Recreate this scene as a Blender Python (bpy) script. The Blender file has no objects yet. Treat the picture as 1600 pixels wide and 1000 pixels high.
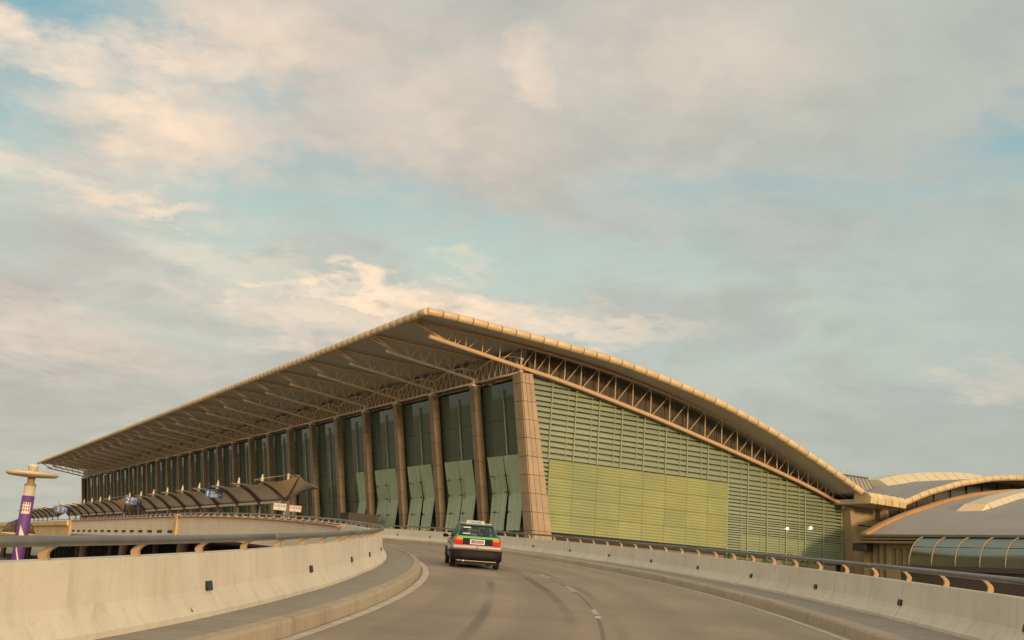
import bpy, bmesh, math, random
from math import sin, cos, pi, radians, sqrt, atan2
from mathutils import Vector, Matrix
random.seed(7)
scn = bpy.context.scene
col = scn.collection

# ------------------------------------------------------------------ camera
F_PX = 1663.0
CAM = Matrix(((0.9975362385, -0.0701530671, 0.0),
              (-0.0162805735, -0.2315003847, -0.9726984736),
              (0.0682377883, 0.9703020762, -0.2320721551)))
cd = bpy.data.cameras.new('camera'); cam = bpy.data.objects.new('camera', cd); col.objects.link(cam)
cam.matrix_world = CAM.to_4x4()
cd.sensor_width = 36.0; cd.lens = F_PX / 1600 * 36.0
cd.clip_start = 0.1; cd.clip_end = 6000
scn.camera = cam

# ------------------------------------------------------------------ light, sky, exposure
SUN_AZ, SUN_EL = radians(154), radians(9)          # clockwise from +Y: behind the camera, a little to the right
sd = bpy.data.lights.new('sun', 'SUN'); sun = bpy.data.objects.new('sun', sd); col.objects.link(sun)
sd.energy = 2.25; sd.angle = radians(6); sd.color = (1.0, 0.70, 0.40)
sv = Vector((sin(SUN_AZ) * cos(SUN_EL), cos(SUN_AZ) * cos(SUN_EL), sin(SUN_EL)))
sun.rotation_euler = sv.to_track_quat('Z', 'Y').to_euler()
scn.view_settings.view_transform = 'Standard'; scn.view_settings.look = 'None'
scn.view_settings.exposure = 0.45; scn.view_settings.gamma = 1.0; scn.view_settings.use_curve_mapping = False
scn.cycles.max_bounces = 6; scn.cycles.transparent_max_bounces = 12

world = bpy.data.worlds.new('World'); scn.world = world; world.use_nodes = True


class NT:
    """small helper that writes math into a node tree"""
    def __init__(s, nt): s.nt = nt
    def n(s, t, **k):
        o = s.nt.nodes.new(t)
        for a, b in k.items(): setattr(o, a, b)
        return o
    def put(s, sock, v):
        if isinstance(v, (int, float)): sock.default_value = v
        elif isinstance(v, tuple): sock.default_value = v if len(v) != 3 or sock.type != 'RGBA' else (*v, 1)
        else: s.nt.links.new(v, sock)
    def m(s, op, a, b=0.0, c=0.0, clamp=False):
        o = s.n('ShaderNodeMath', operation=op, use_clamp=clamp)
        s.put(o.inputs[0], a); s.put(o.inputs[1], b); s.put(o.inputs[2], c)
        return o.outputs[0]
    def step(s, v, lo, hi):
        o = s.n('ShaderNodeMapRange', interpolation_type='SMOOTHSTEP')
        s.put(o.inputs[0], v); s.put(o.inputs[1], lo); s.put(o.inputs[2], hi)
        return o.outputs[0]
    def mix(s, f, a, b, mode='MIX'):
        o = s.n('ShaderNodeMix', data_type='RGBA', blend_type=mode)
        s.put(o.inputs[0], f); s.put(o.inputs[6], a); s.put(o.inputs[7], b)
        return o.outputs[2]
    def noise(s, vec, scale, detail=4, rough=.55, dist=0.0):
        o = s.n('ShaderNodeTexNoise'); s.put(o.inputs['Vector'], vec)
        o.inputs['Scale'].default_value = scale; o.inputs['Detail'].default_value = detail
        o.inputs['Roughness'].default_value = rough; o.inputs['Distortion'].default_value = dist
        return o.outputs[0]
    def comb(s, x, y, z):
        o = s.n('ShaderNodeCombineXYZ'); s.put(o.inputs[0], x); s.put(o.inputs[1], y); s.put(o.inputs[2], z)
        return o.outputs[0]


def build_sky():
    T = NT(world.node_tree); nt = world.node_tree
    bg = nt.nodes['Background']
    sky = T.n('ShaderNodeTexSky', sky_type='NISHITA'); sky.sun_disc = False
    sky.sun_elevation = SUN_EL; sky.sun_rotation = SUN_AZ; sky.air_density = 1.3; sky.dust_density = 1.5
    tc = T.n('ShaderNodeTexCoord'); sep = T.n('ShaderNodeSeparateXYZ'); nt.links.new(tc.outputs['Generated'], sep.inputs[0])
    x, y, z = sep.outputs
    az = T.m('MULTIPLY', T.m('ARCTAN2', x, y), 57.2958)
    el = T.m('MULTIPLY', T.m('ARCSINE', z), 57.2958)
    # cloud-layer coordinates: a flat deck overhead
    k = T.m('DIVIDE', 1.0, T.m('ADD', T.m('MAXIMUM', z, 0.0), 0.16))
    P = T.comb(T.m('MULTIPLY', x, k), T.m('MULTIPLY', y, k), 0.0)
    big = T.noise(P, 1.1, 3, .5, .3)
    mid = T.noise(P, 3.2, 7, .62, .5)
    fine = T.noise(P, 9.0, 6, .62, .2)
    # warped az/el so that patches get ragged edges
    wx = T.m('MULTIPLY_ADD', T.m('SUBTRACT', mid, .5), 9.0, az)
    wy = T.m('MULTIPLY_ADD', T.m('SUBTRACT', T.noise(P, 4.1, 6, .62, .3), .5), 5.0, el)
    wx = T.m('MULTIPLY_ADD', T.m('SUBTRACT', fine, .5), 5.0, wx)
    wy = T.m('MULTIPLY_ADD', T.m('SUBTRACT', T.noise(P, 12.0, 5, .6), .5), 3.5, wy)
    def blob(a, e, ra, re, soft=.6):
        dx = T.m('DIVIDE', T.m('SUBTRACT', wx, a), ra); dy = T.m('DIVIDE', T.m('SUBTRACT', wy, e), re)
        r = T.m('SQRT', T.m('ADD', T.m('MULTIPLY', dx, dx), T.m('MULTIPLY', dy, dy)))
        return T.m('SUBTRACT', 1.0, T.step(r, 1.0 - soft, 1.0 + soft))
    def many(L):
        o = None
        for b in L:
            v = T.m('MULTIPLY', blob(*b[:5]), b[5])
            o = v if o is None else T.m('MAXIMUM', o, v)
        return o
    clear = many([(-27, 25, 7, 5, .6, 1.0), (-31, 19.5, 6.5, 5.5, .6, .95), (-19, 23.5, 4.5, 1.8, .8, .8), (-29, 14.5, 4, 2.0, .8, .6),
                  (-11, 18.2, 9, 2.0, .8, .85), (-1, 16.8, 9, 2.0, .9, .85), (-15, 15.4, 6, 2.2, .9, .75), (7, 17.0, 7, 1.5, .9, .7),
                  (14, 20.3, 9, 1.1, .9, .5), (22, 20.5, 6, 1.0, .9, .5), (29, 22.0, 5, 1.6, .8, .8), 
                  (-18, 11.5, 5, 1.5, .9, .4), (10, 12, 9, 2, 1.0, .35), (22, 15, 9, 4, .9, .4),
                  (-60, 30, 18, 9, .6, .8), (75, 35, 20, 10, .6, .8), (140, 40, 25, 12, .6, .7), (-130, 35, 25, 12, .6, .7)])
    clear = T.m('MULTIPLY', clear, T.m('MULTIPLY', T.m('MULTIPLY_ADD', T.step(mid, .36, .60), .45, .62), T.m('MULTIPLY_ADD', T.step(T.noise(P, 7.5, 6, .65, .2), .32, .52), .22, .82)))
    warm = many([(-8.5, 14.3, 4.0, .9, .7, 1.0), (-3.0, 13.7, 6.0, .8, .9, .8), (3, 13.0, 5, .7, .9, .6), (-9, 12.6, 7, 1.2, 1.0, .5), (-20, 21.8, 4.5, 2.4, 1.0, .8), (-26, 23.6, 3.6, 1.2, .8, .8), (-19, 25.0, 4, 1.2, .8, .7),
                 (-22, 17.3, 2.8, .7, 1.0, .55), (-18.8, 17.1, 1.6, .4, .9, .6), (-28, 17.8, 3.5, 1.0, .9, .5), (0.5, 26.2, 1.8, 1.6, .9, .5), (-15.2, 12.9, 1.0, .4, .9, .5), (-13.4, 14.0, 1.1, .4, .9, .6), (-16, 14.8, 4, .9, 1.0, .35),
                 (10, 27.5, 7, 3, 1.0, .35), (25, 10.8, 2.2, .8, 1.0, .25), (-2.6, 15.6, 1.6, .5, 1.0, .3), (-16, 27, 6, 1.6, 1.0, .5), (-24, 10, 6, 1.2, 1.0, .3), (-5, 24, 6, 3, 1.0, .3)])
    warm = T.m('MULTIPLY', warm, T.m('MULTIPLY_ADD', T.step(fine, .30, .66), .45, .55))
    # cloud body: greenish beige grey, thinner and cooler to the right and towards the horizon
    body = T.mix(T.step(mid, .34, .68), (.37, .35, .315), (.50, .465, .41))
    body = T.mix(T.m('MULTIPLY', T.step(T.noise(P, 6.5, 7, .66, .3), .40, .66), .30), body, (.60, .545, .47))
    body = T.mix(T.m('MULTIPLY', T.step(big, .38, .62), .5), body, (.355, .345, .325))
    body = T.mix(T.m('MULTIPLY', T.step(az, -22.0, 26.0), .62), body, (.30, .35, .33))
    body = T.mix(T.m('MULTIPLY', T.m('SUBTRACT', 1.0, T.step(el, 2.0, 13.0)), .55), body, (.33, .35, .285))
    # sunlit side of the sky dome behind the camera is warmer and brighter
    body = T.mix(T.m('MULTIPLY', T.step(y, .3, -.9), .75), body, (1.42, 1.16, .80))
    skc = T.mix(1.0, sky.outputs[0], (.05, .047, .04), 'MULTIPLY')
    skc = T.mix(.8, skc, T.mix(T.step(el, 15.0, 25.0), (.45, .545, .485), (.19, .37, .44)))
    c = T.mix(clear, body, skc)
    c = T.mix(warm, c, (.83, .62, .44))
    c = T.mix(T.step(z, -.01, -.05), c, (.17, .14, .10))
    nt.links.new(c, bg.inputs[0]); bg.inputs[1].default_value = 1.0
build_sky()


# ------------------------------------------------------------------ materials
def vary(nt, T, b, amt):
    """small tint difference from one piece to the next"""
    oi = T.n('ShaderNodeObjectInfo'); hs = T.n('ShaderNodeHueSaturation'); bc = b.inputs['Base Color']
    if bc.is_linked: nt.links.new(bc.links[0].from_socket, hs.inputs['Color'])
    else: hs.inputs['Color'].default_value = bc.default_value
    nt.links.new(T.m('MULTIPLY_ADD', oi.outputs['Random'], amt * 2, 1.0 - amt), hs.inputs['Value'])
    nt.links.new(T.m('MULTIPLY_ADD', T.m('FRACT', T.m('MULTIPLY', oi.outputs['Random'], 7.3)), amt * .1, .5 - amt * .05), hs.inputs['Hue'])
    nt.links.new(hs.outputs[0], bc)


def mat(name, c, rough=.7, c2=None, scale=2.0, amt=.5, bump=0.0, bscale=30.0, metal=0.0, spec=.5, stretch=None, emit=None, coat=0, detail=5, var=0.0):
    m = bpy.data.materials.new(name); m.use_nodes = True; nt = m.node_tree; T = NT(nt)
    b = nt.nodes['Principled BSDF']
    b.inputs['Base Color'].default_value = (*c, 1); b.inputs['Roughness'].default_value = rough
    b.inputs['Metallic'].default_value = metal; b.inputs['Specular IOR Level'].default_value = spec
    if coat: b.inputs['Coat Weight'].default_value = coat; b.inputs['Coat Roughness'].default_value = .06
    tc = T.n('ShaderNodeTexCoord'); vec = tc.outputs['Object']
    if stretch:
        mp = T.n('ShaderNodeMapping'); mp.inputs['Scale'].default_value = stretch; nt.links.new(vec, mp.inputs[0]); vec = mp.outputs[0]
    if c2:
        f = T.m('MULTIPLY', T.step(T.noise(vec, scale, detail, .6), .32, .68), amt)
        nt.links.new(T.mix(f, (*c,), (*c2,)), b.inputs['Base Color'])
    if var: vary(nt, T, b, var)
    if bump:
        bp = T.n('ShaderNodeBump'); bp.inputs['Strength'].default_value = bump; bp.inputs['Distance'].default_value = .02
        nt.links.new(T.noise(vec, bscale, 5, .6), bp.inputs['Height']); nt.links.new(bp.outputs[0], b.inputs['Normal'])
    if emit:
        b.inputs['Emission Color'].default_value = (*emit[0], 1); b.inputs['Emission Strength'].default_value = emit[1]
    return m

M = {}
M['cream'] = mat('roof_cream_metal', (.60, .46, .27), .42, (.46, .34, .20), .8, .7, .15, 3, var=.07)
M['cream_dark'] = mat('joint_gap_metal', (.10, .08, .06), .8)
M['soffit'] = mat('soffit_panels', (.52, .50, .44), .75, (.45, .43, .38), .35, .7, .1, 2)
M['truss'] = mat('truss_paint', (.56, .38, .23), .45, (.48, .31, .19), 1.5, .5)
M['truss_shade'] = mat('truss_paint_lightened', (.76, .60, .45), .5, (.68, .53, .39), 1.5, .5)  # same truss paint, lightened to make up for the shade under the eave
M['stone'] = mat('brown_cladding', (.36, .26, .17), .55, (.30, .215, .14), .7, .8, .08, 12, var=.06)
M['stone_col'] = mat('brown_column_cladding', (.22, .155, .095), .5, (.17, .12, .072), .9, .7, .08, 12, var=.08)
M['gap'] = mat('dark_recess', (.035, .03, .025), .9)
M['clad_concrete'] = mat('ochre_concrete', (.40, .30, .165), .8, (.30, .22, .12), .5, .8, .2, 6)
M['slat'] = mat('green_glass_slat', (.215, .262, .155), .28, (.18, .228, .145), .12, 1.0, .25, 1.5, var=.07, spec=.8)
M['blind'] = mat('yellow_green_screen', (.275, .285, .115), .32, (.215, .245, .11), .18, 1.0, .2, 2, var=.05, spec=.7)
M['mullion'] = mat('mullion_paint', (.29, .30, .17), .5)
M['frost'] = mat('pale_green_fabric', (.36, .44, .295), .4, (.28, .36, .24), .35, .9, .1, 5)
M['asphalt_lo'] = mat('ground_paving', (.24, .21, .165), .9, (.18, .16, .125), .3, .8)
M['roofgrey'] = mat('grey_metal_roof', (.27, .245, .215), .5, (.23, .21, .19), .3, .7, .12, 2)
M['roofdark'] = mat('roof_seam', (.14, .13, .12), .6)
M['orange_edge'] = mat('orange_brown_fascia', (.40, .22, .09), .6, (.30, .16, .07), .6, .6)
M['skylight'] = mat('cream_skylight_panel', (.56, .48, .32), .45, (.50, .42, .28), .6, .6)
M['rail'] = mat('galvanised_rail', (.20, .19, .175), .38, (.15, .145, .135), 3, .7, metal=.55)
M['post'] = mat('orange_rail_post', (.36, .235, .135), .65, (.28, .18, .10), 6, .6)
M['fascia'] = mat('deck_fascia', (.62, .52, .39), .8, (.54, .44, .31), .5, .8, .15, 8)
M['fascia_o'] = mat('ochre_girder', (.55, .37, .16), .75, (.44, .29, .12), .4, .8, .15, 8)
M['rust'] = mat('rust_orange_pipe', (.46, .19, .08), .6, (.34, .13, .05), 3, .7)
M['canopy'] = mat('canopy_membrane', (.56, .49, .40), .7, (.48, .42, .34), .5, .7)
M['canopy_lit'] = mat('canopy_membrane_sunlit', (.74, .54, .32), .7, (.66, .48, .28), .8, .5)  # lit copy of the canopy membrane: sunlight put into the colour
M['rib'] = mat('canopy_rib', (.10, .07, .055), .55)
M['mast'] = mat('pale_mast', (.58, .50, .38), .5)
M['blue'] = mat('blue_sign_face', (.03, .09, .28), .5)
M['white'] = mat('white_lettering', (.62, .61, .58), .5)
M['red'] = mat('red_sign_face', (.50, .07, .05), .5)
M['purple'] = mat('purple_banner', (.10, .032, .19), .6, (.14, .045, .19), 2, .6)
M['black'] = mat('black_reflector', (.012, .012, .018), .35)
M['whiteline'] = mat('road_paint', (.52, .46, .36), .7, (.36, .31, .24), 4, .8)
M['dashline'] = mat('worn_road_paint', (.55, .52, .46), .7, (.30, .27, .22), 9, 1.0)
M['taxi_green'] = mat('taxi_green_paint', (.013, .105, .035), .3, coat=.8)
M['taxi_lip'] = mat('taxi_green_sunlit', (.05, .36, .085), .3, coat=.8)  # body green brightened: sunlight on the tailgate lip painted in
M['taxi_silver'] = mat('taxi_silver_paint', (.34, .28, .24), .35, metal=.4, coat=.6)
M['bumper'] = mat('dark_bumper_plastic', (.009, .007, .009), .6, spec=.2)
M['tyre'] = mat('tyre_rubber', (.015, .014, .014), .85)
M['rim'] = mat('wheel_rim', (.4, .38, .36), .35, metal=.8)
M['lamp_red'] = mat('tail_lamp_red', (.42, .009, .010), .2, coat=.6)
M['lamp_orange'] = mat('tail_lamp_orange', (.85, .17, .01), .2, coat=.6)
M['seat'] = mat('dark_seat', (.045, .05, .06), .8)
M['parcel'] = mat('light_parcel_shelf', (.55, .42, .32), .8)
M['banner_red'] = mat('red_hanging_banner', (.55, .07, .05), .7, (.25, .06, .03), 1, .8)
M['banner_orange'] = mat('orange_display_panel', (.62, .24, .05), .7, (.30, .16, .03), .8, .9)
M['leaf'] = mat('hedge_leaf', (.055, .085, .022), .6, (.09, .12, .03), 3, .8)
M['bark'] = mat('bark', (.09, .065, .045), .9)
M['teal'] = mat('teal_bus_paint', (.02, .14, .12), .4)
M['interior'] = mat('interior_wall', (.16, .17, .135), .9, (.08, .095, .07), .15, .8)
M['joint'] = mat('joint_sealant', (.17, .145, .115), .9)
M['porch'] = mat('dark_brown_porch', (.055, .042, .032), .7)
M['lampglow'] = mat('lit_lamp', (1, .9, .7), .5, emit=((1.0, .90, .62), 4.0))


def concrete(name, c, c2, streak=.5):
    m = bpy.data.materials.new(name); m.use_nodes = True; nt = m.node_tree; T = NT(nt); b = nt.nodes['Principled BSDF']
    b.inputs['Roughness'].default_value = .85; b.inputs['Specular IOR Level'].default_value = .25
    tc = T.n('ShaderNodeTexCoord'); o = tc.outputs['Object']
    mp = T.n('ShaderNodeMapping'); mp.inputs['Scale'].default_value = (2.6, 2.6, .18); nt.links.new(o, mp.inputs[0])
    f1 = T.step(T.noise(o, .55, 6, .65), .30, .72)
    f2 = T.step(T.noise(mp.outputs[0], 1.6, 5, .65), .45, .80)
    f3 = T.step(T.noise(o, 9, 5, .7), .55, .80)
    cc = T.mix(f1, c, tuple(x * .86 for x in c))
    cc = T.mix(T.m('MULTIPLY', f2, streak), cc, c2)
    cc = T.mix(T.m('MULTIPLY', f3, .35), cc, tuple(x * .7 for x in c2))
    f4 = T.step(T.noise(o, 2.2, 6, .75, .8), .60, .70)
    cc = T.mix(T.m('MULTIPLY', f4, .30), cc, tuple(x * .75 for x in c2))
    nt.links.new(cc, b.inputs['Base Color'])
    bp = T.n('ShaderNodeBump'); bp.inputs['Strength'].default_value = .25; bp.inputs['Distance'].default_value = .01
    nt.links.new(T.noise(o, 25, 6, .7), bp.inputs['Height']); nt.links.new(bp.outputs[0], b.inputs['Normal'])
    return m
M['barrier'] = concrete('barrier_concrete', (.63, .57, .465), (.40, .35, .275), .55)
M['kerb'] = concrete('kerb_concrete', (.40, .33, .24), (.17, .14, .10), .6)
M['walk'] = concrete('footway_concrete', (.30, .265, .22), (.19, .165, .135), .5)
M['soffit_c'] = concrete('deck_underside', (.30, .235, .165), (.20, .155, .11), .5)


def slab_joints(m):
    nt = m.node_tree; T = NT(nt); b = nt.nodes['Principled BSDF']
    uv = T.n('ShaderNodeUVMap'); uv.uv_map = 'UVMap'; sep = T.n('ShaderNodeSeparateXYZ'); nt.links.new(uv.outputs[0], sep.inputs[0])
    fr = T.m('ABSOLUTE', T.m('SUBTRACT', T.m('FRACT', T.m('DIVIDE', sep.outputs[1], 1.2)), .5))
    src = b.inputs['Base Color'].links[0].from_socket
    c = T.mix(T.m('MULTIPLY', T.m('SUBTRACT', 1.0, T.step(fr, .006, .02)), .55), src, (.12, .10, .08))
    nt.links.new(c, b.inputs['Base Color'])
slab_joints(M['walk'])


def road_material():
    m = bpy.data.materials.new('worn_concrete_road'); m.use_nodes = True; nt = m.node_tree; T = NT(nt); b = nt.nodes['Principled BSDF']
    uv = T.n('ShaderNodeUVMap'); uv.uv_map = 'UVMap'; sep = T.n('ShaderNodeSeparateXYZ'); nt.links.new(uv.outputs[0], sep.inputs[0])
    r, s = sep.outputs[0], sep.outputs[1]            # r: metres across, s: metres along
    tc = T.n('ShaderNodeTexCoord'); o = tc.outputs['Object']
    wob = T.m('MULTIPLY_ADD', T.m('SUBTRACT', T.noise(T.comb(T.m('MULTIPLY', s, .06), 0.0, 0.0), 1.0, 3), .5), .9, r)
    st = T.noise(T.comb(T.m('MULTIPLY', wob, 2.2), T.m('MULTIPLY', s, .035), 0.0), 1.0, 5, .65)
    base = T.mix(T.step(T.noise(o, .25, 5, .6), .3, .7), (.30, .232, .158), (.22, .168, .112))
    base = T.mix(T.m('MULTIPLY', T.step(st, .42, .72), .45), base, (.19, .155, .115))
    # polished wheel tracks, and dark rubber tracks that wander out of them
    for pos, w, a in ((1.0, .38, .34), (2.7, .38, .40), (5.1, .38, .36), (6.9, .38, .28)):
        d = T.m('ABSOLUTE', T.m('SUBTRACT', wob, pos))
        base = T.mix(T.m('MULTIPLY', T.m('SUBTRACT', 1.0, T.step(d, w * .2, w * 1.8)), a), base, (.15, .12, .09))
    for pos, w, a, sc, amp in ((3.05, .11, .8, .045, 1.3), (1.75, .09, .65, .045, 1.3), (4.0, .09, .6, .03, .7), (2.2, .045, .35, .06, 1.0)):
        rr = T.m('MULTIPLY_ADD', T.m('SUBTRACT', T.noise(T.comb(T.m('MULTIPLY', s, sc), pos, 0.0), 1.0, 1), .5), amp, r)
        d = T.m('ABSOLUTE', T.m('SUBTRACT', rr, pos))
        fade = T.step(T.noise(T.comb(T.m('MULTIPLY', s, .11), pos * 3, 2.0), 1.0, 2), .40, .62)
        base = T.mix(T.m('MULTIPLY', T.m('MULTIPLY', T.m('SUBTRACT', 1.0, T.step(d, w * .4, w * 1.6)), a), fade), base, (.07, .06, .05))
    # sealed joints: along the lane seam and across every six metres
    d = T.m('ABSOLUTE', T.m('SUBTRACT', r, 3.72))
    base = T.mix(T.m('MULTIPLY', T.m('SUBTRACT', 1.0, T.step(d, .02, .05)), .7), base, (.09, .075, .06))
    fr = T.m('ABSOLUTE', T.m('SUBTRACT', T.m('FRACT', T.m('DIVIDE', s, 6.0)), .5))
    base = T.mix(T.m('MULTIPLY', T.m('SUBTRACT', 1.0, T.step(fr, .002, .007)), .35), base, (.12, .10, .075))
    pt = T.step(T.noise(o, .9, 4, .75, .6), .58, .66)
    base = T.mix(T.m('MULTIPLY', pt, .28), base, (.13, .105, .075))
    g2 = T.noise(o, 28, 4, .8)
    base = T.mix(T.m('MULTIPLY', T.step(g2, .35, .65), .22), base, (.40, .32, .235))
    sp = T.step(T.noise(o, 45, 4, .7), .62, .78)
    base = T.mix(T.m('MULTIPLY', sp, .3), base, (.15, .125, .10))
    nt.links.new(base, b.inputs['Base Color']); b.inputs['Roughness'].default_value = .72; b.inputs['Specular IOR Level'].default_value = .35
    bp = T.n('ShaderNodeBump'); bp.inputs['Strength'].default_value = .35; bp.inputs['Distance'].default_value = .006
    nt.links.new(T.noise(o, 60, 5, .7), bp.inputs['Height']); nt.links.new(bp.outputs[0], b.inputs['Normal'])
    return m
M['road'] = road_material()


def glass(name, tint, gloss, trans, rough=.03, mixf=.12):
    m = bpy.data.materials.new(name); m.use_nodes = True; nt = m.node_tree; T = NT(nt)
    for n_ in list(nt.nodes):
        if n_.type == 'BSDF_PRINCIPLED': nt.nodes.remove(n_)
    out = [n_ for n_ in nt.nodes if n_.type == 'OUTPUT_MATERIAL'][0]
    tr = T.n('ShaderNodeBsdfTransparent'); tr.inputs[0].default_value = (*trans, 1)
    df = T.n('ShaderNodeBsdfDiffuse'); df.inputs[0].default_value = (*tint, 1)
    gl = T.n('ShaderNodeBsdfGlossy'); gl.inputs[0].default_value = (*gloss, 1); gl.inputs['Roughness'].default_value = rough
    bp = T.n('ShaderNodeBump'); bp.inputs['Strength'].default_value = .08; bp.inputs['Distance'].default_value = .05
    tc = T.n('ShaderNodeTexCoord'); nt.links.new(T.noise(tc.outputs['Object'], .5, 2), bp.inputs['Height']); nt.links.new(bp.outputs[0], gl.inputs['Normal'])
    m1 = T.n('ShaderNodeMixShader'); m1.inputs[0].default_value = mixf
    nt.links.new(tr.outputs[0], m1.inputs[1]); nt.links.new(df.outputs[0], m1.inputs[2])
    fr = T.n('ShaderNodeFresnel'); fr.inputs[0].default_value = 1.5
    m2 = T.n('ShaderNodeMixShader'); nt.links.new(fr.outputs[0], m2.inputs[0])
    nt.links.new(m1.outputs[0], m2.inputs[1]); nt.links.new(gl.outputs[0], m2.inputs[2]); nt.links.new(m2.outputs[0], out.inputs[0])
    return m
M['glass'] = glass('tinted_facade_glass', (.14, .19, .14), (.85, .9, .87), (.55, .60, .52), .03, .5)
M['glass_gable'] = glass('dark_gable_glass', (.25, .225, .165), (.8, .78, .7), (.35, .33, .26), .05, .75)
M['glass_dark'] = glass('dark_clerestory_glass', (.10, .088, .065), (.6, .6, .55), (.12, .12, .10), .06, .85)
M['glass_car'] = glass('car_glass', (.05, .06, .07), (.9, .9, .9), (.80, .85, .84), .02, .08)
M['glass_tunnel'] = glass('curved_corridor_glass', (.15, .155, .10), (.30, .34, .28), (.45, .50, .42), .22, .6)


# ------------------------------------------------------------------ mesh helpers
class MB:
    def __init__(s): s.v = []; s.f = []; s.m = []; s.cur = 0; s.smooth = []
    def quad(s, a, b, c, d, sm=False):
        i = len(s.v); s.v += [tuple(a), tuple(b), tuple(c), tuple(d)]; s.f.append((i, i + 1, i + 2, i + 3)); s.m.append(s.cur); s.smooth.append(sm)
    def tri(s, a, b, c):
        i = len(s.v); s.v += [tuple(a), tuple(b), tuple(c)]; s.f.append((i, i + 1, i + 2)); s.m.append(s.cur); s.smooth.append(False)
    def box(s, x0, x1, y0, y1, z0, z1):
        s.hexa([(x0, y0, z0), (x1, y0, z0), (x1, y1, z0), (x0, y1, z0)], [(x0, y0, z1), (x1, y0, z1), (x1, y1, z1), (x0, y1, z1)])
    def hexa(s, b, t):
        i = len(s.v); s.v += [tuple(p) for p in b] + [tuple(p) for p in t]
        for f in ((3, 2, 1, 0), (4, 5, 6, 7), (0, 1, 5, 4), (1, 2, 6, 5), (2, 3, 7, 6), (3, 0, 4, 7)):
            s.f.append(tuple(i + k for k in f)); s.m.append(s.cur); s.smooth.append(False)
    def rings(s, R, closed=True, caps=True, sm=True):
        """skin a list of equal-length point rings"""
        i0 = len(s.v); n = len(R[0])
        for r in R: s.v += [tuple(p) for p in r]
        for k in range(len(R) - 1):
            for j in range(n if closed else n - 1):
                a = i0 + k * n + j; b = i0 + k * n + (j + 1) % n
                s.f.append((a, b, b + n, a + n)); s.m.append(s.cur); s.smooth.append(sm)
        if caps and closed:
            s.f.append(tuple(i0 + j for j in range(n))[::-1]); s.m.append(s.cur); s.smooth.append(False)
            s.f.append(tuple(i0 + (len(R) - 1) * n + j for j in range(n))); s.m.append(s.cur); s.smooth.append(False)
    def tube(s, pts, r, n=8, caps=True):
        pts = [Vector(p) for p in pts]; R = []
        rs = r if isinstance(r, (list, tuple)) else [r] * len(pts)
        ref = Vector((0, 0, 1))
        d0 = (pts[-1] - pts[0]).normalized()
        if abs(d0.z) > .95: ref = Vector((1, 0, 0))
        for i, p in enumerate(pts):
            d = (pts[min(i + 1, len(pts) - 1)] - pts[max(i - 1, 0)]).normalized()
            a = d.cross(ref).normalized(); b = a.cross(d)
            R.append([p + (a * cos(2 * pi * k / n) + b * sin(2 * pi * k / n)) * rs[i] for k in range(n)])
        s.rings(R, caps=caps)
    def lathe(s, prof, cx=0, cy=0, n=24, sm=True):
        R = [[(cx + r * cos(2 * pi * k / n), cy + r * sin(2 * pi * k / n), z) for k in range(n)] for r, z in prof]
        s.rings(R, sm=sm)
    def build(s, name, mats, parent=None, label=None, cat=None, group=None, kind=None, uv=None):
        me = bpy.data.meshes.new(name); me.from_pydata(s.v, [], s.f)
        for m in (mats if isinstance(mats, (list, tuple)) else [mats]): me.materials.append(m)
        me.polygons.foreach_set('material_index', s.m); me.polygons.foreach_set('use_smooth', s.smooth)
        if uv:
            l = me.uv_layers.new(name='UVMap')
            for lp in me.loops: l.data[lp.index].uv = uv[lp.vertex_index]
        me.update()
        return link(name, me, parent, label, cat, group, kind)


def link(name, me, parent=None, label=None, cat=None, group=None, kind=None, loc=None, rot=None):
    o = bpy.data.objects.new(name, me); col.objects.link(o)
    if parent is not None: o.parent = parent
    if loc is not None: o.location = loc
    if rot is not None: o.rotation_euler = rot
    if label: o['label'] = label
    if cat: o['category'] = cat
    if group: o['group'] = group
    if kind: o['kind'] = kind
    return o


def thing(name, label, cat, loc=(0, 0, 0), rz=0.0, group=None):
    return link(name, None, None, label, cat, group, None, loc, (0, 0, rz))


def text(name, body, size, m, parent, mw, ext=.01):
    cu = bpy.data.curves.new(name, 'FONT'); cu.body = body; cu.size = size; cu.extrude = ext; cu.align_x = 'CENTER'; cu.align_y = 'CENTER'
    t = bpy.data.objects.new('tmp', cu); col.objects.link(t)
    bpy.context.view_layer.update()
    me = bpy.data.meshes.new_from_object(t.evaluated_get(bpy.context.evaluated_depsgraph_get()))
    bpy.data.objects.remove(t); me.materials.clear(); me.materials.append(m); me.name = name
    o = link(name, me, parent); o.matrix_local = mw
    return o


# terminal frame: x along the gable (n), y along the facade away from us (d)
NV = Vector((.86745, .49752, 0)); DV = Vector((-.49752, .86745, 0)); TROT = atan2(NV.y, NV.x)
def tw(n, d, z): v = NV * n + DV * d; return Vector((v.x, v.y, z))
def tthing(name, label, cat, n, d, z, group=None):
    """an Empty at (n, d, z) turned into the terminal frame; parts are written relative to it"""
    return thing(name, label, cat, tw(n, d, z), TROT, group)

GZ = -4.0      # lower-level ground

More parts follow.
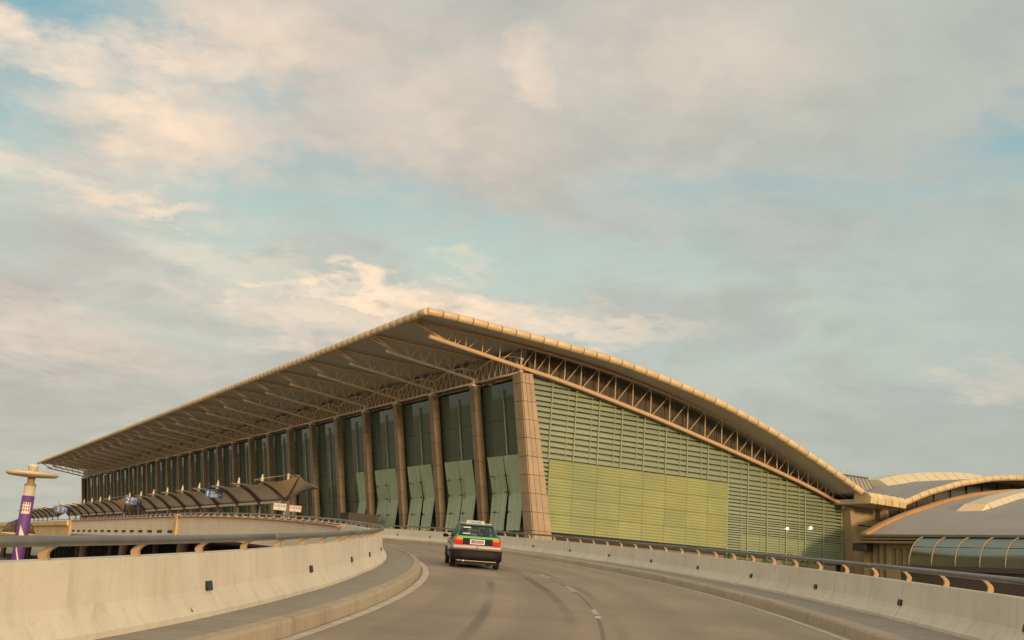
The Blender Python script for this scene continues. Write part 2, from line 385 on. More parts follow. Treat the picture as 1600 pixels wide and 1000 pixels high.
# ------------------------------------------------------------------ the curved ramp: stations S along the radius-106 line
CX, CY, R0 = -104.0, 25.0, 106.0
TH1 = radians(29.8); S1 = TH1 * R0
def zr(S):
    if S <= S1: th = S / R0; y = 104 * th
    else: y = 104 * TH1 + (S - S1)
    e0 = 31.0                               # where the climb starts to ease off
    if y <= e0: return -1.5 + .044 * (25 + y)
    L = 52.0; t = min((y - e0) / L, 1.0)
    return -1.5 + .044 * (25 + e0) + .044 * L * (t - t * t / 2)
def P(S, r, h=0.0):
    """S along, r radius (102.3 left line .. 110.1 right line), h above the road"""
    if r < 102.6: r += .34 * min(max(-S / 13.0, 0.0), 1.0) * min(max((102.6 - r) / 1.6, 0.0), 1.0)   # the left kerb tightens a little here
    th = min(S, S1) / R0
    x, y = CX + r * cos(th), CY + r * sin(th)
    if S > S1: x += -sin(th) * (S - S1); y += cos(th) * (S - S1)
    return (x, y, zr(S) + h)
def frange(a, b, n): return [a + (b - a) * i / n for i in range(n + 1)]
def sweep(mb, prof, S0, S1_, n, caps=True, closed=True):
    mb.rings([[P(S, r, h) for r, h in prof] for S in frange(S0, S1_, n)], closed=closed, caps=caps, sm=False)

SA, SB = -50.0, 330.0
def strip(name, r0, r1, h, m, S0=SA, S1_=SB, n=190, nr=1, parent=None, kind='structure', label=None):
    mb = MB(); uv = []; i0 = 0
    for S in frange(S0, S1_, n):
        for k in range(nr + 1):
            r = r0 + (r1 - r0) * k / nr
            mb.v.append(P(S, r, h)); uv.append((r - 102.3, S))
    for i in range(n):
        for k in range(nr):
            a = i * (nr + 1) + k; mb.f.append((a, a + 1, a + nr + 2, a + nr + 1)); mb.m.append(0); mb.smooth.append(True)
    return mb.build(name, m, parent, label, kind=kind, uv=uv)

# ground
mb = MB(); mb.box(-3000, 3000, -3000, 3000, GZ - 1, GZ); mb.build('ground', M['asphalt_lo'], kind='structure')
# road surface (the bridge slab itself comes below)
road = strip('road', 101.0, 119.0, 0, M['road'], SB - 322, SB, 160, 4)
strip('road', 101.95, 110.35, .0, M['road'], SA, 8.0, 60, 3)
for r0, r1, nm in ((102.15, 102.33, 'edge_line'), (110.03, 110.18, 'edge_line')):
    strip(nm, r0, r1, .004, M['whiteline'], SA, S1 + 30, 130, 1, road, None)
for S in (-29.5, -21.5, -5.6, 2.2, 8.6, 14.9, 21, 27):
    mb = MB()
    for k in range(3):
        a = S + k * .75 + random.uniform(-.1, .1)
        mb.quad(P(a, 105.98, .004), P(a, 106.08, .004), P(a + .55, 106.08, .004), P(a + .55, 105.98, .004))
    mb.build('lane_dash', M['dashline'], road)

# footways and kerbs
strip('footway', 100.9, 101.86, .2, M['walk'], SA, SB, 190)
strip('footway', 110.66, 112.3, .2, M['walk'], SA, S1 + 22, 130)
kl = link('kerb', None, kind='structure'); kr = link('kerb', None, kind='structure')
def kerb_side(root, ri, ro, S_end, step):
    """ri = road-side radius, ro = footway-side radius"""
    S = SA; i = 0
    s = 1 if ro > ri else -1
    while S < S_end:
        L = step * random.uniform(.9, 1.1); j = random.uniform(-.006, .006)
        mb = MB(); n = max(2, int(L / 1.2))
        prof = [(ri + j, -.06), (ri + s * .02 + j, .16), (ri + s * .05, .205 + j), (ro, .212 + j), (ro, -.06)]
        sweep(mb, prof, S + .005, S + L - .005, n)
        mb.build('kerb_stone', M['kerb'], root)
        S += L; i += 1
kerb_side(kl, 102.10, 101.86, 62, 3.0)
kerb_side(kr, 110.32, 110.66, 66, 3.0)


# ------------------------------------------------------------------ parapets
def parapet(root, r_face, sgn, joints, posts, refl, rail_pts, zt=.925, zrail=1.10):
    """r_face: foot of the wall on the road side; sgn: -1 wall lies inwards (left), +1 outwards (right)"""
    for a, b in zip(joints[:-1], joints[1:]):
        mb = MB()
        prof = [(0, .0), (0, .26), (.03, .29), (.12, .42), (.155, .50), (.205, zt - .02), (.22, zt), (.40, zt), (.42, zt - .02), (.42, .0)]
        prof = [(r_face + sgn * x, z) for x, z in prof]
        if sgn < 0: prof = prof[::-1]
        sweep(mb, prof, a + .011, b - .011, max(2, int((b - a) / 1.0)))
        mb.build('barrier_segment', M['barrier'], root)
    mb = MB(); prof = [(.014, .0), (.014, .26), (.135, .43), (.17, .50), (.225, zt - .014), (.39, zt - .014), (.39, .0)]
    prof = [(r_face + sgn * x, z) for x, z in prof]
    sweep(mb, prof[::-1] if sgn < 0 else prof, joints[0], joints[-1], int((joints[-1] - joints[0]) / 1.2)); mb.build('joint_filler', M['joint'], root)
    # rail pipe in lengths
    for a, b in zip(rail_pts[:-1], rail_pts[1:]):
        mb = MB()
        mb.tube([P(S, r_face + sgn * .20, zrail) for S in frange(a, b - .02, max(2, int((b - a) / 1.5)))], .05, 12)
        mb.build('rail_pipe', M['rail'], root)
    # curved plate posts: foot on the wall top, bowing outwards, head under the rail
    for S in posts:
        mb = MB(); w = .026
        fr, bk = [], []
        for t in frange(0, 1, 6):
            x = .31 + .07 * sin(pi * t) - .10 * t
            z = zt - .01 + (zrail - .03 - zt + .01) * t
            th = .048 - .014 * t
            fr.append((r_face + sgn * (x - th), z)); bk.append((r_face + sgn * (x + th), z))
        R = []
        for (r1, z1), (r2, z2) in zip(fr, bk):
            R.append([P(S - w, r1, z1), P(S + w, r1, z1), P(S + w, r2, z2), P(S - w, r2, z2)])
        mb.rings(R, sm=False)
        mb.build('rail_post', M['post'], root)
    for S in refl:
        mb = MB()
        mb.rings([[P(S - .095, r_face + sgn * f, z), P(S + .095, r_face + sgn * f, z), P(S + .095, r_face + sgn * .25, z), P(S - .095, r_face + sgn * .25, z)] for z, f in ((.485, .118), (.595, .145))], sm=False)
        mb.build('reflector', M['black'], root)

left = thing('parapet_wall', 'pale concrete barrier wall with grey pipe rail curving round the left side of the ramp', 'barrier', P(-10, 101))
right = thing('parapet_wall', 'long concrete barrier wall with pipe rail along the right side of the ramp below the glass gable', 'barrier', P(-10, 112))
def keep(root):
    m = Matrix.Translation(-Vector(root.location))
    for c in root.children: c.matrix_parent_inverse = m
LJ = [-50, -43, -36, -28, -20.4, -12.9, -5.35, 2.2, 9.8, 17.4, 25, 32.6, 40.2, 47.8, 55.4] + [63 + 9 * i for i in range(0, 30)]
k_ = R0 / 101.0; LP0 = -12.1
LP = [LP0 - 1.86 * i for i in range(14)] + [LP0 + 1.86 * i for i in range(1, 95)]
LR = [-12.1 - 5.6 * i for i in range(1, 5)] + [-12.1, -6.45, -1.35] + [2.6 + 5.2 * i for i in range(0, 12)]
parapet(left, 101.02, -1, [x * k_ for x in LJ], LP, LR, [x for x in frange(SA, SB - 5, 46)])
k2 = R0 / 112.0
RJ = [-48, -41, -33, -27, -19.7, -11.7, -3.7, .7, 4.3, 8.75, 12.34, 15.2, 20.4, 28.5, 36.3, 44, 51.8, 59.7, 67.5, 75.5, 83]
RP = [(.3 + 1.97 * i) * k2 for i in range(-18, 42)]
RR = [(2.1 + 5.75 * i) * k2 for i in range(-6, 14)]
parapet(right, 111.85, +1, [x * k2 for x in RJ], RP, RR, frange(SA, 83 * k2, 16), .95, 1.185)
keep(left); keep(right)

# ------------------------------------------------------------------ the elevated deck
deck = link('bridge_deck', None, kind='structure', loc=(0, 0, 0))
mb = MB()     # slab, cantilever edge and girder seen from below and outside
sweep(mb, [(100.62, -.02), (100.62, -.30), (100.70, -.95), (101.6, -1.15), (118.0, -1.15), (119.2, -.30), (119.2, -.02)], 26, SB, 90)
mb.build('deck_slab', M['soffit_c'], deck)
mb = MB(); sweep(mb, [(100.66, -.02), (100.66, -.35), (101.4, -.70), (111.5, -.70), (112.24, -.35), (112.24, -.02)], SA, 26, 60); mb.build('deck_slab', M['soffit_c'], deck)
# outer fascia below the parapet, in panels
fx = frange(30, 76.3, 11)
for a, b in zip(fx[:-1], fx[1:]):
    mb = MB(); sweep(mb, [(100.50, .86), (100.50, -.92), (100.615, -.92), (100.615, .86)], a + .01, b - .01, 4); mb.build('fascia_panel', M['fascia'], deck)
FS = 76.9; NE = FS + 56.5
for i in range(14):
    a = FS + i * 4.03; b = a + 4.03
    mb = MB(); sweep(mb, [(100.50, .86), (100.50, -.92), (100.615, -.92), (100.615, .86)], a + .01, b - .01, 3); mb.build('fascia_panel', M['fascia'], deck)
    mb = MB(); sweep(mb, [(100.47, -.36), (100.47, -.60), (100.499, -.60), (100.499, -.36)], a + 1.1, a + 2.9, 1); mb.build('drain_opening', M['gap'], deck)
for a in (FS - .55, NE + .1):
    mb = MB(); sweep(mb, [(100.30, 1.0), (100.30, -1.05), (100.61, -1.05), (100.61, 1.0)], a, a + .85, 1); mb.build('deck_pilaster', M['fascia_o'], deck)
for a, b in zip(frange(NE + 1, SB, 9)[:-1], frange(NE + 1, SB, 9)[1:]):
    mb = MB(); sweep(mb, [(100.0, .80), (100.0, .25), (100.32, .02), (100.32, -1.35), (100.7, -1.5), (100.7, .80)], a, b - .05, 6); mb.build('box_girder', M['fascia_o'], deck)
mb = MB(); mb.tube([P(S, 100.40, .78) for S in frange(31, NE, 50)], .06, 8); mb.build('orange_conduit', M['rust'], deck)
for i, S in enumerate(frange(32, NE - 1, 50)):
    mb = MB(); sweep(mb, [(100.36, .90), (100.36, .85), (100.62, .85), (100.62, .90)], S, S + .35, 1); mb.build('bracket_shadow', M['gap'], deck)  # dark bars painted in as shadows of the rail brackets
for S in (34, 62, 90, 118, 146, 180, 214, 250, 290):
    for r in (104.5, 114.5):
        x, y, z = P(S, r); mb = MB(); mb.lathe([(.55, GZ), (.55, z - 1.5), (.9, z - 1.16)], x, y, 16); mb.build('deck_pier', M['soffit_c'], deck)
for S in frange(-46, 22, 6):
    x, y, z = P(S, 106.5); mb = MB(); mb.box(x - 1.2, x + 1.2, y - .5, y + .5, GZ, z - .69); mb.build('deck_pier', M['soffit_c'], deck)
# kerbside platform between road and terminal
mb = MB()
A = tw(41.2, 92, 0); zt = 2.62
pl = [(34.8, 96), (50.6, 96), (50.6, 330), (34.8, 330)]
mb.hexa([tw(n, d, 1.6) for n, d in pl], [tw(n, d, zt) for n, d in pl]); mb.build('kerbside_platform', M['walk'], kind='structure')


# ------------------------------------------------------------------ terminal
N0, D0 = 48.0, 81.8
term = tthing('airport_terminal', 'huge airport hall with curved overhanging roof on trusses, brown columns and green glass gable', 'terminal building', N0, D0, GZ)
OFF = Vector((-N0, -D0, -GZ))
def tb(mb, name, m, parent=term, kind=None, label=None):
    o = mb.build(name, m, parent, kind=kind, label=label)
    if parent is term: o.location = OFF
    return o
DE = 318.5                       # far end of the roof
top_prof = [(36.58, 21.07), (39.1, 21.04), (42.0, 20.90), (44.8, 20.74), (48.8, 20.52), (51.5, 20.32), (54.1, 20.15), (56.9, 19.87), (59.5, 19.48), (62.2, 19.05), (64.8, 18.58),
            (67.3, 18.08), (69.9, 17.47), (73.1, 16.62), (76.1, 15.70), (78.5, 14.88), (81.0, 13.98), (83.5, 13.05), (85.8, 12.12), (88.5, 11.0)]
def lerp_prof(prof, x):
    for (a, za), (b, zb) in zip(prof[:-1], prof[1:]):
        if a <= x <= b: return za + (zb - za) * (x - a) / (b - a)
    return prof[0][1] if x < prof[0][0] else prof[-1][1]
TR = .34
# roof skin and soffit
mb = MB()
ring = [(n, z - .02) for n, z in top_prof] + [(94.0, 10.4)] + [(94.0, 10.1)] + [(n, z - .10) for n, z in reversed(top_prof)]
mb.rings([[(n, d, z) for n, z in ring] for d in (78.05, DE)], sm=False)
tb(mb, 'roof_slab', M['soffit'])
mb = MB()
mb.rings([[(n, d, z) for n, z in top_prof] for d in (78.1, DE)], closed=False, sm=True)
tb(mb, 'roof_sheet', M['roofgrey'])
# rolled edge: capsules of 1.43 m along the gable, the eave and the far gable
def arc_pts(prof, step):
    pts = []; acc = 0; nxt = 0
    for (a, za), (b, zb) in zip(prof[:-1], prof[1:]):
        L = math.hypot(b - a, zb - za)
        while nxt <= acc + L:
            t = (nxt - acc) / L; pts.append((a + (b - a) * t, za + (zb - za) * t)); nxt += step
        acc += L
    return pts
def capsule(L):
    mb = MB(); n = 14
    R = []
    for x, r in ((0, TR * .90), (.035, TR), (L - .10, TR), (L - .06, TR * .90)):
        R.append([(x, r * cos(2 * pi * k / n), r * sin(2 * pi * k / n)) for k in range(n)])
    mb.rings(R); me = bpy.data.meshes.new('edge_panel'); me.from_pydata(mb.v, [], mb.f); me.materials.append(M['cream'])
    me.polygons.foreach_set('use_smooth', mb.smooth); return me
cap = capsule(1.43)
ap = arc_pts([(n, z - TR) for n, z in top_prof], 1.43)
for (a, za), (b, zb) in zip(ap[:-1], ap[1:]):
    o = link('edge_panel', cap, term); o.location = (a - N0, 78.0 - D0, za - GZ); o.rotation_euler = (0, -atan2(zb - za, b - a), 0)
d = 78.0
while d < DE - 1:
    o = link('edge_panel', cap, term); o.location = (36.6 - N0, d - D0, 21.07 - TR - GZ); o.rotation_euler = (0, 0, pi / 2); d += 1.43
# box gutter at the low corner
for i in range(5):
    mb = MB(); a = 88.75 + i * 1.1; b = a + 1.02
    sec = [(77.4, 9.75), (77.3, 10.35), (77.75, 10.86), (79.6, 10.86), (79.6, 9.75)]
    mb.rings([[(n, d_, z - .02 * i) for d_, z in sec] for n in (a, b)], sm=False); tb(mb, 'gutter_panel', M['cream'])
mb = MB(); mb.box(88.8, 94.2, 77.7, 120, 9.70, 10.2); tb(mb, 'gutter_box', M['soffit'])

# chords of the trusses, (n, z)
BC = [(38.75, 19.58), (39.24, 19.5), (43.6, 18.93), (48.2, 18.3), (51.2, 17.93), (54.8, 17.37), (58.75, 16.67), (63.1, 15.88), (67.75, 14.93), (72.2, 13.99), (76.25, 13.1), (79.55, 12.34), (82.66, 11.61), (85.46, 10.88), (87.75, 10.22), (89.98, 9.62)]
TC = [(37.5, 20.66), (41.2, 20.45), (44.9, 20.30), (48.06, 20.12), (51.05, 19.93), (54.65, 19.57), (58.6, 19.15), (62.95, 18.5), (67.65, 17.62), (72.1, 16.6), (76.2, 15.45), (79.5, 14.4), (82.64, 13.3), (85.46, 12.2), (87.75, 11.25), (90.6, 10.0)]
VN = [41.35, 42.4, 44.1, 45.9, 48.15, 49.65, 51.2, 52.95, 54.8, 56.8, 58.8, 60.9, 63.1, 65.45, 67.75, 70.0, 72.2, 74.3, 76.3, 78.1, 79.8, 81.4, 82.9, 84.3, 85.7, 86.9, 88.0]
TC = [(n, z + (.16 if n > 43 else .06)) for n, z in TC]
def bz(n): return lerp_prof(BC, n)
def tz(n): return lerp_prof(TC, n)
def rel(n, d, z): return (n, d, z)
# the near gable truss
gt = link('roof_truss', None, term, 'bright tan truss running down the glass gable'); gt.location = OFF + Vector((0, D0, 0))
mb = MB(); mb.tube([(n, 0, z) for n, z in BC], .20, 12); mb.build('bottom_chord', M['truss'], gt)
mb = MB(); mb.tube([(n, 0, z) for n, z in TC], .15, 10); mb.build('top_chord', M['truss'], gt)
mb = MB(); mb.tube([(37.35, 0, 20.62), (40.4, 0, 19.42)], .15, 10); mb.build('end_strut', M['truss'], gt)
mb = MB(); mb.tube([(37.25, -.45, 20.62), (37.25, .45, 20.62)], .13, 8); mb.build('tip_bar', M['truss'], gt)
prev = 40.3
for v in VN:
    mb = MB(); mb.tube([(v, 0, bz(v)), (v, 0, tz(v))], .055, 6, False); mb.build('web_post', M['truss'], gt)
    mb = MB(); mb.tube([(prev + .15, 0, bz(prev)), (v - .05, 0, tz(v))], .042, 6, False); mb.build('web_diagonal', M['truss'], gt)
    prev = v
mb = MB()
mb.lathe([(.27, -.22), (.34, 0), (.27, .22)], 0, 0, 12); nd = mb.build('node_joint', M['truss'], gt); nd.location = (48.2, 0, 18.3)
mb = MB(); mb.box(89.5, 90.5, -.25, .25, 9.3, 10.1); mb.build('end_bearing', M['clad_concrete'], gt)
# inner trusses: twin top chords, zigzag webs; shared meshes
def zig():
    items = []; prev = 40.4; n = 41.2; s = 1
    while n < 56:
        items.append(((n, 0, bz(n)), (n + .75, .42, tz(n + .75)), (n, 0, bz(n)), (n - .75, .42, tz(n - .75)), (n, 0, bz(n)), (n + .75, -.42, tz(n + .75)), (n, 0, bz(n)), (n - .75, -.42, tz(n - .75))))
        n += 1.5
    return items
mbc = MB(); mbc.tube([(n, 0, z) for n, z in BC if n < 60], .15, 8)
mtc = MB(); mtc.tube([(n, .42, z) for n, z in TC if n < 60], .10, 6); mtc.tube([(n, -.42, z) for n, z in TC if n < 60], .10, 6)
mst = MB(); mst.tube([(37.35, .42, 20.62), (40.2, 0, 19.45)], .11, 6); mst.tube([(37.35, -.42, 20.62), (40.2, 0, 19.45)], .11, 6)
mtb = MB(); mtb.tube([(37.25, -.6, 20.62), (37.25, .6, 20.62)], .11, 6)
mall = MB(); singles = []
for it in zig():
    w = MB()
    for a in range(0, 8, 2):
        mall.tube([it[a], it[a + 1]], .035, 5, False); w.tube([it[a], it[a + 1]], .035, 5, False)
    singles.append(w)
def mesh_of(mb, name, m):
    o = mb.build(name, m); me = o.data; bpy.data.objects.remove(o); return me
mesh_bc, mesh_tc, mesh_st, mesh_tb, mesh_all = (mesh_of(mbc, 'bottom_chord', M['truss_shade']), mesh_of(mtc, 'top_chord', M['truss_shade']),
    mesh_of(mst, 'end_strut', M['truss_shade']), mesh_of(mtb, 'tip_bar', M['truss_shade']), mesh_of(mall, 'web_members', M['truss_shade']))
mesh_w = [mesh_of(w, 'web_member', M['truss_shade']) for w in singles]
NCOL = 27
for k in range(1, NCOL):
    tr = link('roof_truss', None, term); tr.location = OFF + Vector((0, D0 + 9 * k, 0))
    link('bottom_chord', mesh_bc, tr); link('top_chord', mesh_tc, tr); link('end_strut', mesh_st, tr); link('tip_bar', mesh_tb, tr)
    if k <= 6:
        for me in mesh_w: link('web_member', me, tr)
    else: link('web_members', mesh_all, tr, kind='stuff')
# longitudinal truss along the column heads
mb = MB(); mb.tube([(0, 0, 0), (0, 9, 0)], .10, 8); lc = mesh_of(mb, 'bottom_chord', M['truss_shade'])
mb = MB(); up = [(0, 9 * t, 1.15 + .75 * sin(pi * t)) for t in frange(0, 1, 12)]; mb.tube(up, .07, 6); lu = mesh_of(mb, 'top_chord', M['truss_shade'])
webs = []
for i in range(8):
    a = 9 * (i + .5) / 8
    for s in (-.5, .5):
        t = (a + s * 9 / 8) / 9; mb = MB(); mb.tube([(0, a, 0), (0, 9 * t, 1.15 + .75 * sin(pi * t))], .035, 5, False); webs.append(mesh_of(mb, 'web_member', M['truss_shade']))
mb = MB()
for w in webs:
    i = len(mb.v); mb.v += [tuple(v.co) for v in w.vertices]; mb.f += [tuple(i + j for j in p.vertices) for p in w.polygons]; mb.m += [0] * len(w.polygons); mb.smooth += [True] * len(w.polygons)
lall = mesh_of(mb, 'web_members', M['truss_shade'])
for k in range(NCOL - 1):
    lt = link('eaves_truss', None, term); lt.location = OFF + Vector((48.35, D0 + 9 * k, 17.95))
    link('bottom_chord', lc, lt); link('top_chord', lu, lt)
    if k < 5:
        for w in webs: link('web_member', w, lt)
    else: link('web_members', lall, lt, kind='stuff')

# columns: leaning, clad in stone panels
FL, BL_ = .165, .215
def nf(z): return 48.0 + FL * (17.86 - z)           # front face of the columns
def pier_back(z): return 49.19 + BL_ * (17.86 - z)
JZ = [17.78, 16.85] + [16.85 - 1.62 * i for i in range(1, 13)] + [GZ]
pier = link('corner_pier', None, term, 'corner pier clad in lit tan stone'); pier.location = OFF
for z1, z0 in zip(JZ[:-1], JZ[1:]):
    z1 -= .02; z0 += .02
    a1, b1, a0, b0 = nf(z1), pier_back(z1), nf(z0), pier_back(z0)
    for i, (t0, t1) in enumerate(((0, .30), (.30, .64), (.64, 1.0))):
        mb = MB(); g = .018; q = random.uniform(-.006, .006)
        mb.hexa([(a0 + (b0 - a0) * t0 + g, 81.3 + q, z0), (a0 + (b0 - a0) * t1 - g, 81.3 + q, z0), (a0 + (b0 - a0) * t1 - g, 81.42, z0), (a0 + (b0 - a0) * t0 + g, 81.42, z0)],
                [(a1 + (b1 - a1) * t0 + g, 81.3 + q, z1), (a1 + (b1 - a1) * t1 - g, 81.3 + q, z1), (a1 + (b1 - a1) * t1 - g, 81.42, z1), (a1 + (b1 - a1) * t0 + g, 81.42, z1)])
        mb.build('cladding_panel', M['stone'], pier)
    for y0, y1 in ((81.43, 82.1), (82.14, 82.85)):
        mb = MB(); mb.hexa([(a0 - .06, y0, z0), (a0 + .06, y0, z0), (a0 + .06, y1, z0), (a0 - .06, y1, z0)], [(a1 - .06, y0, z1), (a1 + .06, y0, z1), (a1 + .06, y1, z1), (a1 - .06, y1, z1)])
        mb.build('cladding_panel', M['stone'], pier)
mb = MB()
mb.hexa([(nf(GZ) + .04, 81.38, GZ), (pier_back(GZ) - .03, 81.38, GZ), (pier_back(GZ) - .03, 82.9, GZ), (nf(GZ) + .04, 82.9, GZ)],
        [(nf(17.7) + .04, 81.38, 17.72), (pier_back(17.7) - .03, 81.38, 17.72), (pier_back(17.7) - .03, 82.9, 17.72), (nf(17.7) + .04, 82.9, 17.72)])
mb.build('pier_core', M['gap'], pier)
mb = MB(); mb.tube([(48.2, 81.8, 17.72), (48.2, 81.8, 18.3)], .17, 8); mb.build('bearing', M['truss'], pier)
CJ = [17.6, 15.2, 12.8, 10.4, 8.0, 5.6, 3.2, 0.6, GZ]
def colseg(z0, z1, dn=.72, w=.48):
    mb = MB(); g = .02; z0 += g; z1 -= g
    mb.hexa([(nf(z0), -w, z0), (nf(z0) + dn, -w, z0), (nf(z0) + dn, w, z0), (nf(z0), w, z0)], [(nf(z1), -w, z1), (nf(z1) + dn, -w, z1), (nf(z1) + dn, w, z1), (nf(z1), w, z1)])
    return mb
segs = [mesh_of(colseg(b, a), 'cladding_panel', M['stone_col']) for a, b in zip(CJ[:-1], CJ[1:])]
mb = MB()
mb.hexa([(nf(GZ) + .03, -.45, GZ), (nf(GZ) + .69, -.45, GZ), (nf(GZ) + .69, .45, GZ), (nf(GZ) + .03, .45, GZ)], [(nf(17.6) + .03, -.45, 17.58), (nf(17.6) + .69, -.45, 17.58), (nf(17.6) + .69, .45, 17.58), (nf(17.6) + .03, .45, 17.58)])
corem = mesh_of(mb, 'column_core', M['gap'])
mb = MB(); mb.tube([(48.3, 0, 17.55), (48.3, 0, 18.3)], .16, 8); mb.box(47.95, 48.7, -.35, .35, 17.55, 17.72); bearm = mesh_of(mb, 'bearing', M['truss_shade'])
mb = MB()
for a, b in zip(CJ[:-1], CJ[1:]):
    q = colseg(b, a); i = len(mb.v); mb.v += q.v; mb.f += [tuple(i + j for j in f) for f in q.f]; mb.m += q.m; mb.smooth += q.smooth
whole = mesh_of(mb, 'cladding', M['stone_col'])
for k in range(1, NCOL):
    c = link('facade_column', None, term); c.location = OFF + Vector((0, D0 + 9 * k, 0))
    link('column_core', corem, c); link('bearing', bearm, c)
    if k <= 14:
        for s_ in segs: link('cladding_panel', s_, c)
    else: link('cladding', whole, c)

# facade glass: one pane stack per bay, two panes wide, thin mullions
GD = .98
def gp_(z): return nf(z) + GD
GZS = [17.5, 14.1, 10.8, 7.4, 4.0, GZ + .2]
panes = []
for a, b in zip(GZS[:-1], GZS[1:]):
    for y0, y1 in ((.1, 4.48), (4.52, 8.9)):
        mb = MB(); mb.hexa([(gp_(b) , y0, b + .02), (gp_(b) + .03, y0, b + .02), (gp_(b) + .03, y1, b + .02), (gp_(b), y1, b + .02)], [(gp_(a), y0, a - .02), (gp_(a) + .03, y0, a - .02), (gp_(a) + .03, y1, a - .02), (gp_(a), y1, a - .02)])
        panes.append(mesh_of(mb, 'pane', M['glass']))
mb = MB(); mb.tube([(gp_(16.9) - .12, 4.5, 16.9), (gp_(3) - .12, 4.5, 3)], .075, 6); mulm = mesh_of(mb, 'mullion', M['mullion'])
mb = MB()
for z in (14.1, 10.8, 7.4):
    mb.tube([(gp_(z) + .08, .3, z), (gp_(z) + .08, 8.7, z)], .025, 5)
tram = mesh_of(mb, 'transom', M['rib'])
mb = MB(); mb.quad((48.75, 0, 17.6), (48.75, 9, 17.6), (48.75, 9, 20.1), (48.75, 0, 20.1)); clm = mesh_of(mb, 'clerestory', M['glass_dark'])
for k in range(NCOL - 1):
    w = link('window_bay', None, term); w.location = OFF + Vector((0, D0 + 9 * k, 0))
    for p in panes: link('pane', p, w)
    link('mullion', mulm, w); link('transom', tram, w); link('clerestory', clm, w)
# folded pale green screens behind... in front of the lower glass in the first bays
def screen(k, y0, y1, mid, lean=0.0, zb=3.9, gapl=.05):
    kz = 7.35
    mb = MB(); th = .05
    A_ = [(50.10, 10.75), (50.86, kz), (50.62, zb)]
    L = [(n, y0 + lean * i * .5, z) for i, (n, z) in enumerate(A_)]; Rr = [(n, y1 - gapl * i + lean * i * .5, z) for i, (n, z) in enumerate(A_)]
    # a few vertical pleats give the cloth its relief
    m_ = 6; rows = []
    for (p, q) in zip(L, Rr):
        row = []
        for j in range(m_ + 1):
            t = j / m_; bulge = .025 * (1 if j % 2 else -1)
            row.append((p[0] - .25 + bulge, p[1] + (q[1] - p[1]) * t, p[2]))
        rows.append(row + [(x + th, y, z) for x, y, z in reversed(row)])
    mb.rings(rows, sm=False)
    o = mb.build('fabric_screen', M['frost'], term); o.location = OFF + Vector((0, D0 + 9 * k, 0))
for k, fl in ((0, 1), (1, 1), (2, 1), (3, 1), (6, 0)):
    if fl:
        screen(k, 2.1, 4.95, 0, -.10 + .05 * k, gapl=(.26, .12, .30, .08)[k])
        screen(k, 5.05, 8.0, 0, -.12, gapl=(.16, .10, .05, .12)[k])
    for z in (8.9, 7.35, 5.6) if fl else ():
        for y in (4.4, 6.9):
            mb = MB(); n_ = nf(z) + .42; mb.tube([(n_, y - .45, z), (n_, y + .45, z)], .03, 5); mb.tube([(n_, y, z - .16), (n_, y, z + .16)], .03, 5)
            o = mb.build('spider_clamp', M['gap'], term); o.location = OFF + Vector((0, D0 + 9 * k, 0))
screen(4, 2.2, 4.6, 0, -.1); screen(7, 1.2, 4.2, 0, -.1)

# gable wall: green slats with dark glass between, mullions every 2.72 m
GY = 82.45
mb = MB()
ring = [(49.6, GZ + .5)] + [(50.0, 17.7)] + [(n, bz(n) + .1) for n in frange(51, 89.9, 20)] + [(91.5, GZ + .5)]
gl = [(n, 0) for n in (1,)]
pts_t = [(n, lerp_prof(top_prof, n) - .75) for n in frange(48.5, 89.5, 22)]
rows_ = [[(max(n, 49.4), GY + .30, z), (max(n, 54.0), GY + .30, GZ + .3)] for n, z in pts_t]
mb.rings([[r_[0], r_[1]] for r_ in rows_], closed=False, caps=False, sm=False); tb(mb, 'gable_glazing', M['glass_gable'])
for a, b in zip(frange(49.8, 88.6, 14)[:-1], frange(49.8, 88.6, 14)[1:]):
    mb = MB(); mb.quad((a + .03, GY + .26, bz(a) + .2), (b - .03, GY + .26, bz(b) + .2), (b - .03, GY + .26, lerp_prof(top_prof, b) - .6), (a + .03, GY + .26, lerp_prof(top_prof, a) - .6)); tb(mb, 'clerestory_pane', M['glass_dark'])
slat_z = []
z = 17.55; per = .515
zz = 3.98 + .06
ladder = [17.6, 17.11, 16.6, 16.14, 15.62, 15.18, 14.67, 14.16, 13.65, 13.09, 12.63, 12.06, 11.55, 10.99, 10.48, 10.09, 9.7, 9.3, 8.91, 8.57, 8.18, 7.79, 7.39, 7.11, 6.88, 6.66, 6.37, 6.1, 5.87, 5.65, 5.4, 5.15, 4.9, 4.65, 4.4, 4.15]
def x_on_chord(z):                       # n where the bottom chord has height z
    for (a, za), (b, zb) in zip(BC[:-1], BC[1:]):
        if zb <= z <= za: return a + (b - a) * (za - z) / (za - zb)
    return 90.6
def pier_right(z): return pier_back(z) + .02
for i, zc in enumerate(ladder):
    nxt = ladder[i + 1] if i + 1 < len(ladder) else zc - .25
    p_ = zc - nxt; dark = p_ * .36
    zt_, zb_ = zc - dark * .5, nxt + dark * .5
    n0_ = pier_right((zt_ + zb_) / 2); n1_ = min(x_on_chord(zt_) - .1, 90.0 + .26 * (9.4 - zb_) if zb_ < 9.4 else 99)
    if n1_ - n0_ < 1: continue
    mb = MB(); tl = random.uniform(-.01, .01)
    n1b = min(x_on_chord(zb_) - .1, 90.0 + .26 * (9.4 - zb_) if zb_ < 9.4 else 99)
    mb.hexa([(n0_, GY - .02 + tl, zb_), (n1b, GY - .02, zb_), (n1b, GY + .02, zb_), (n0_, GY + .02, zb_)], [(n0_, GY + .03 + tl, zt_), (n1_, GY + .03, zt_), (n1_, GY + .07, zt_), (n0_, GY + .07, zt_)])
    tb(mb, 'glass_slat', M['slat'])
mull_n = [52.1 + 2.70 * i for i in range(15)]
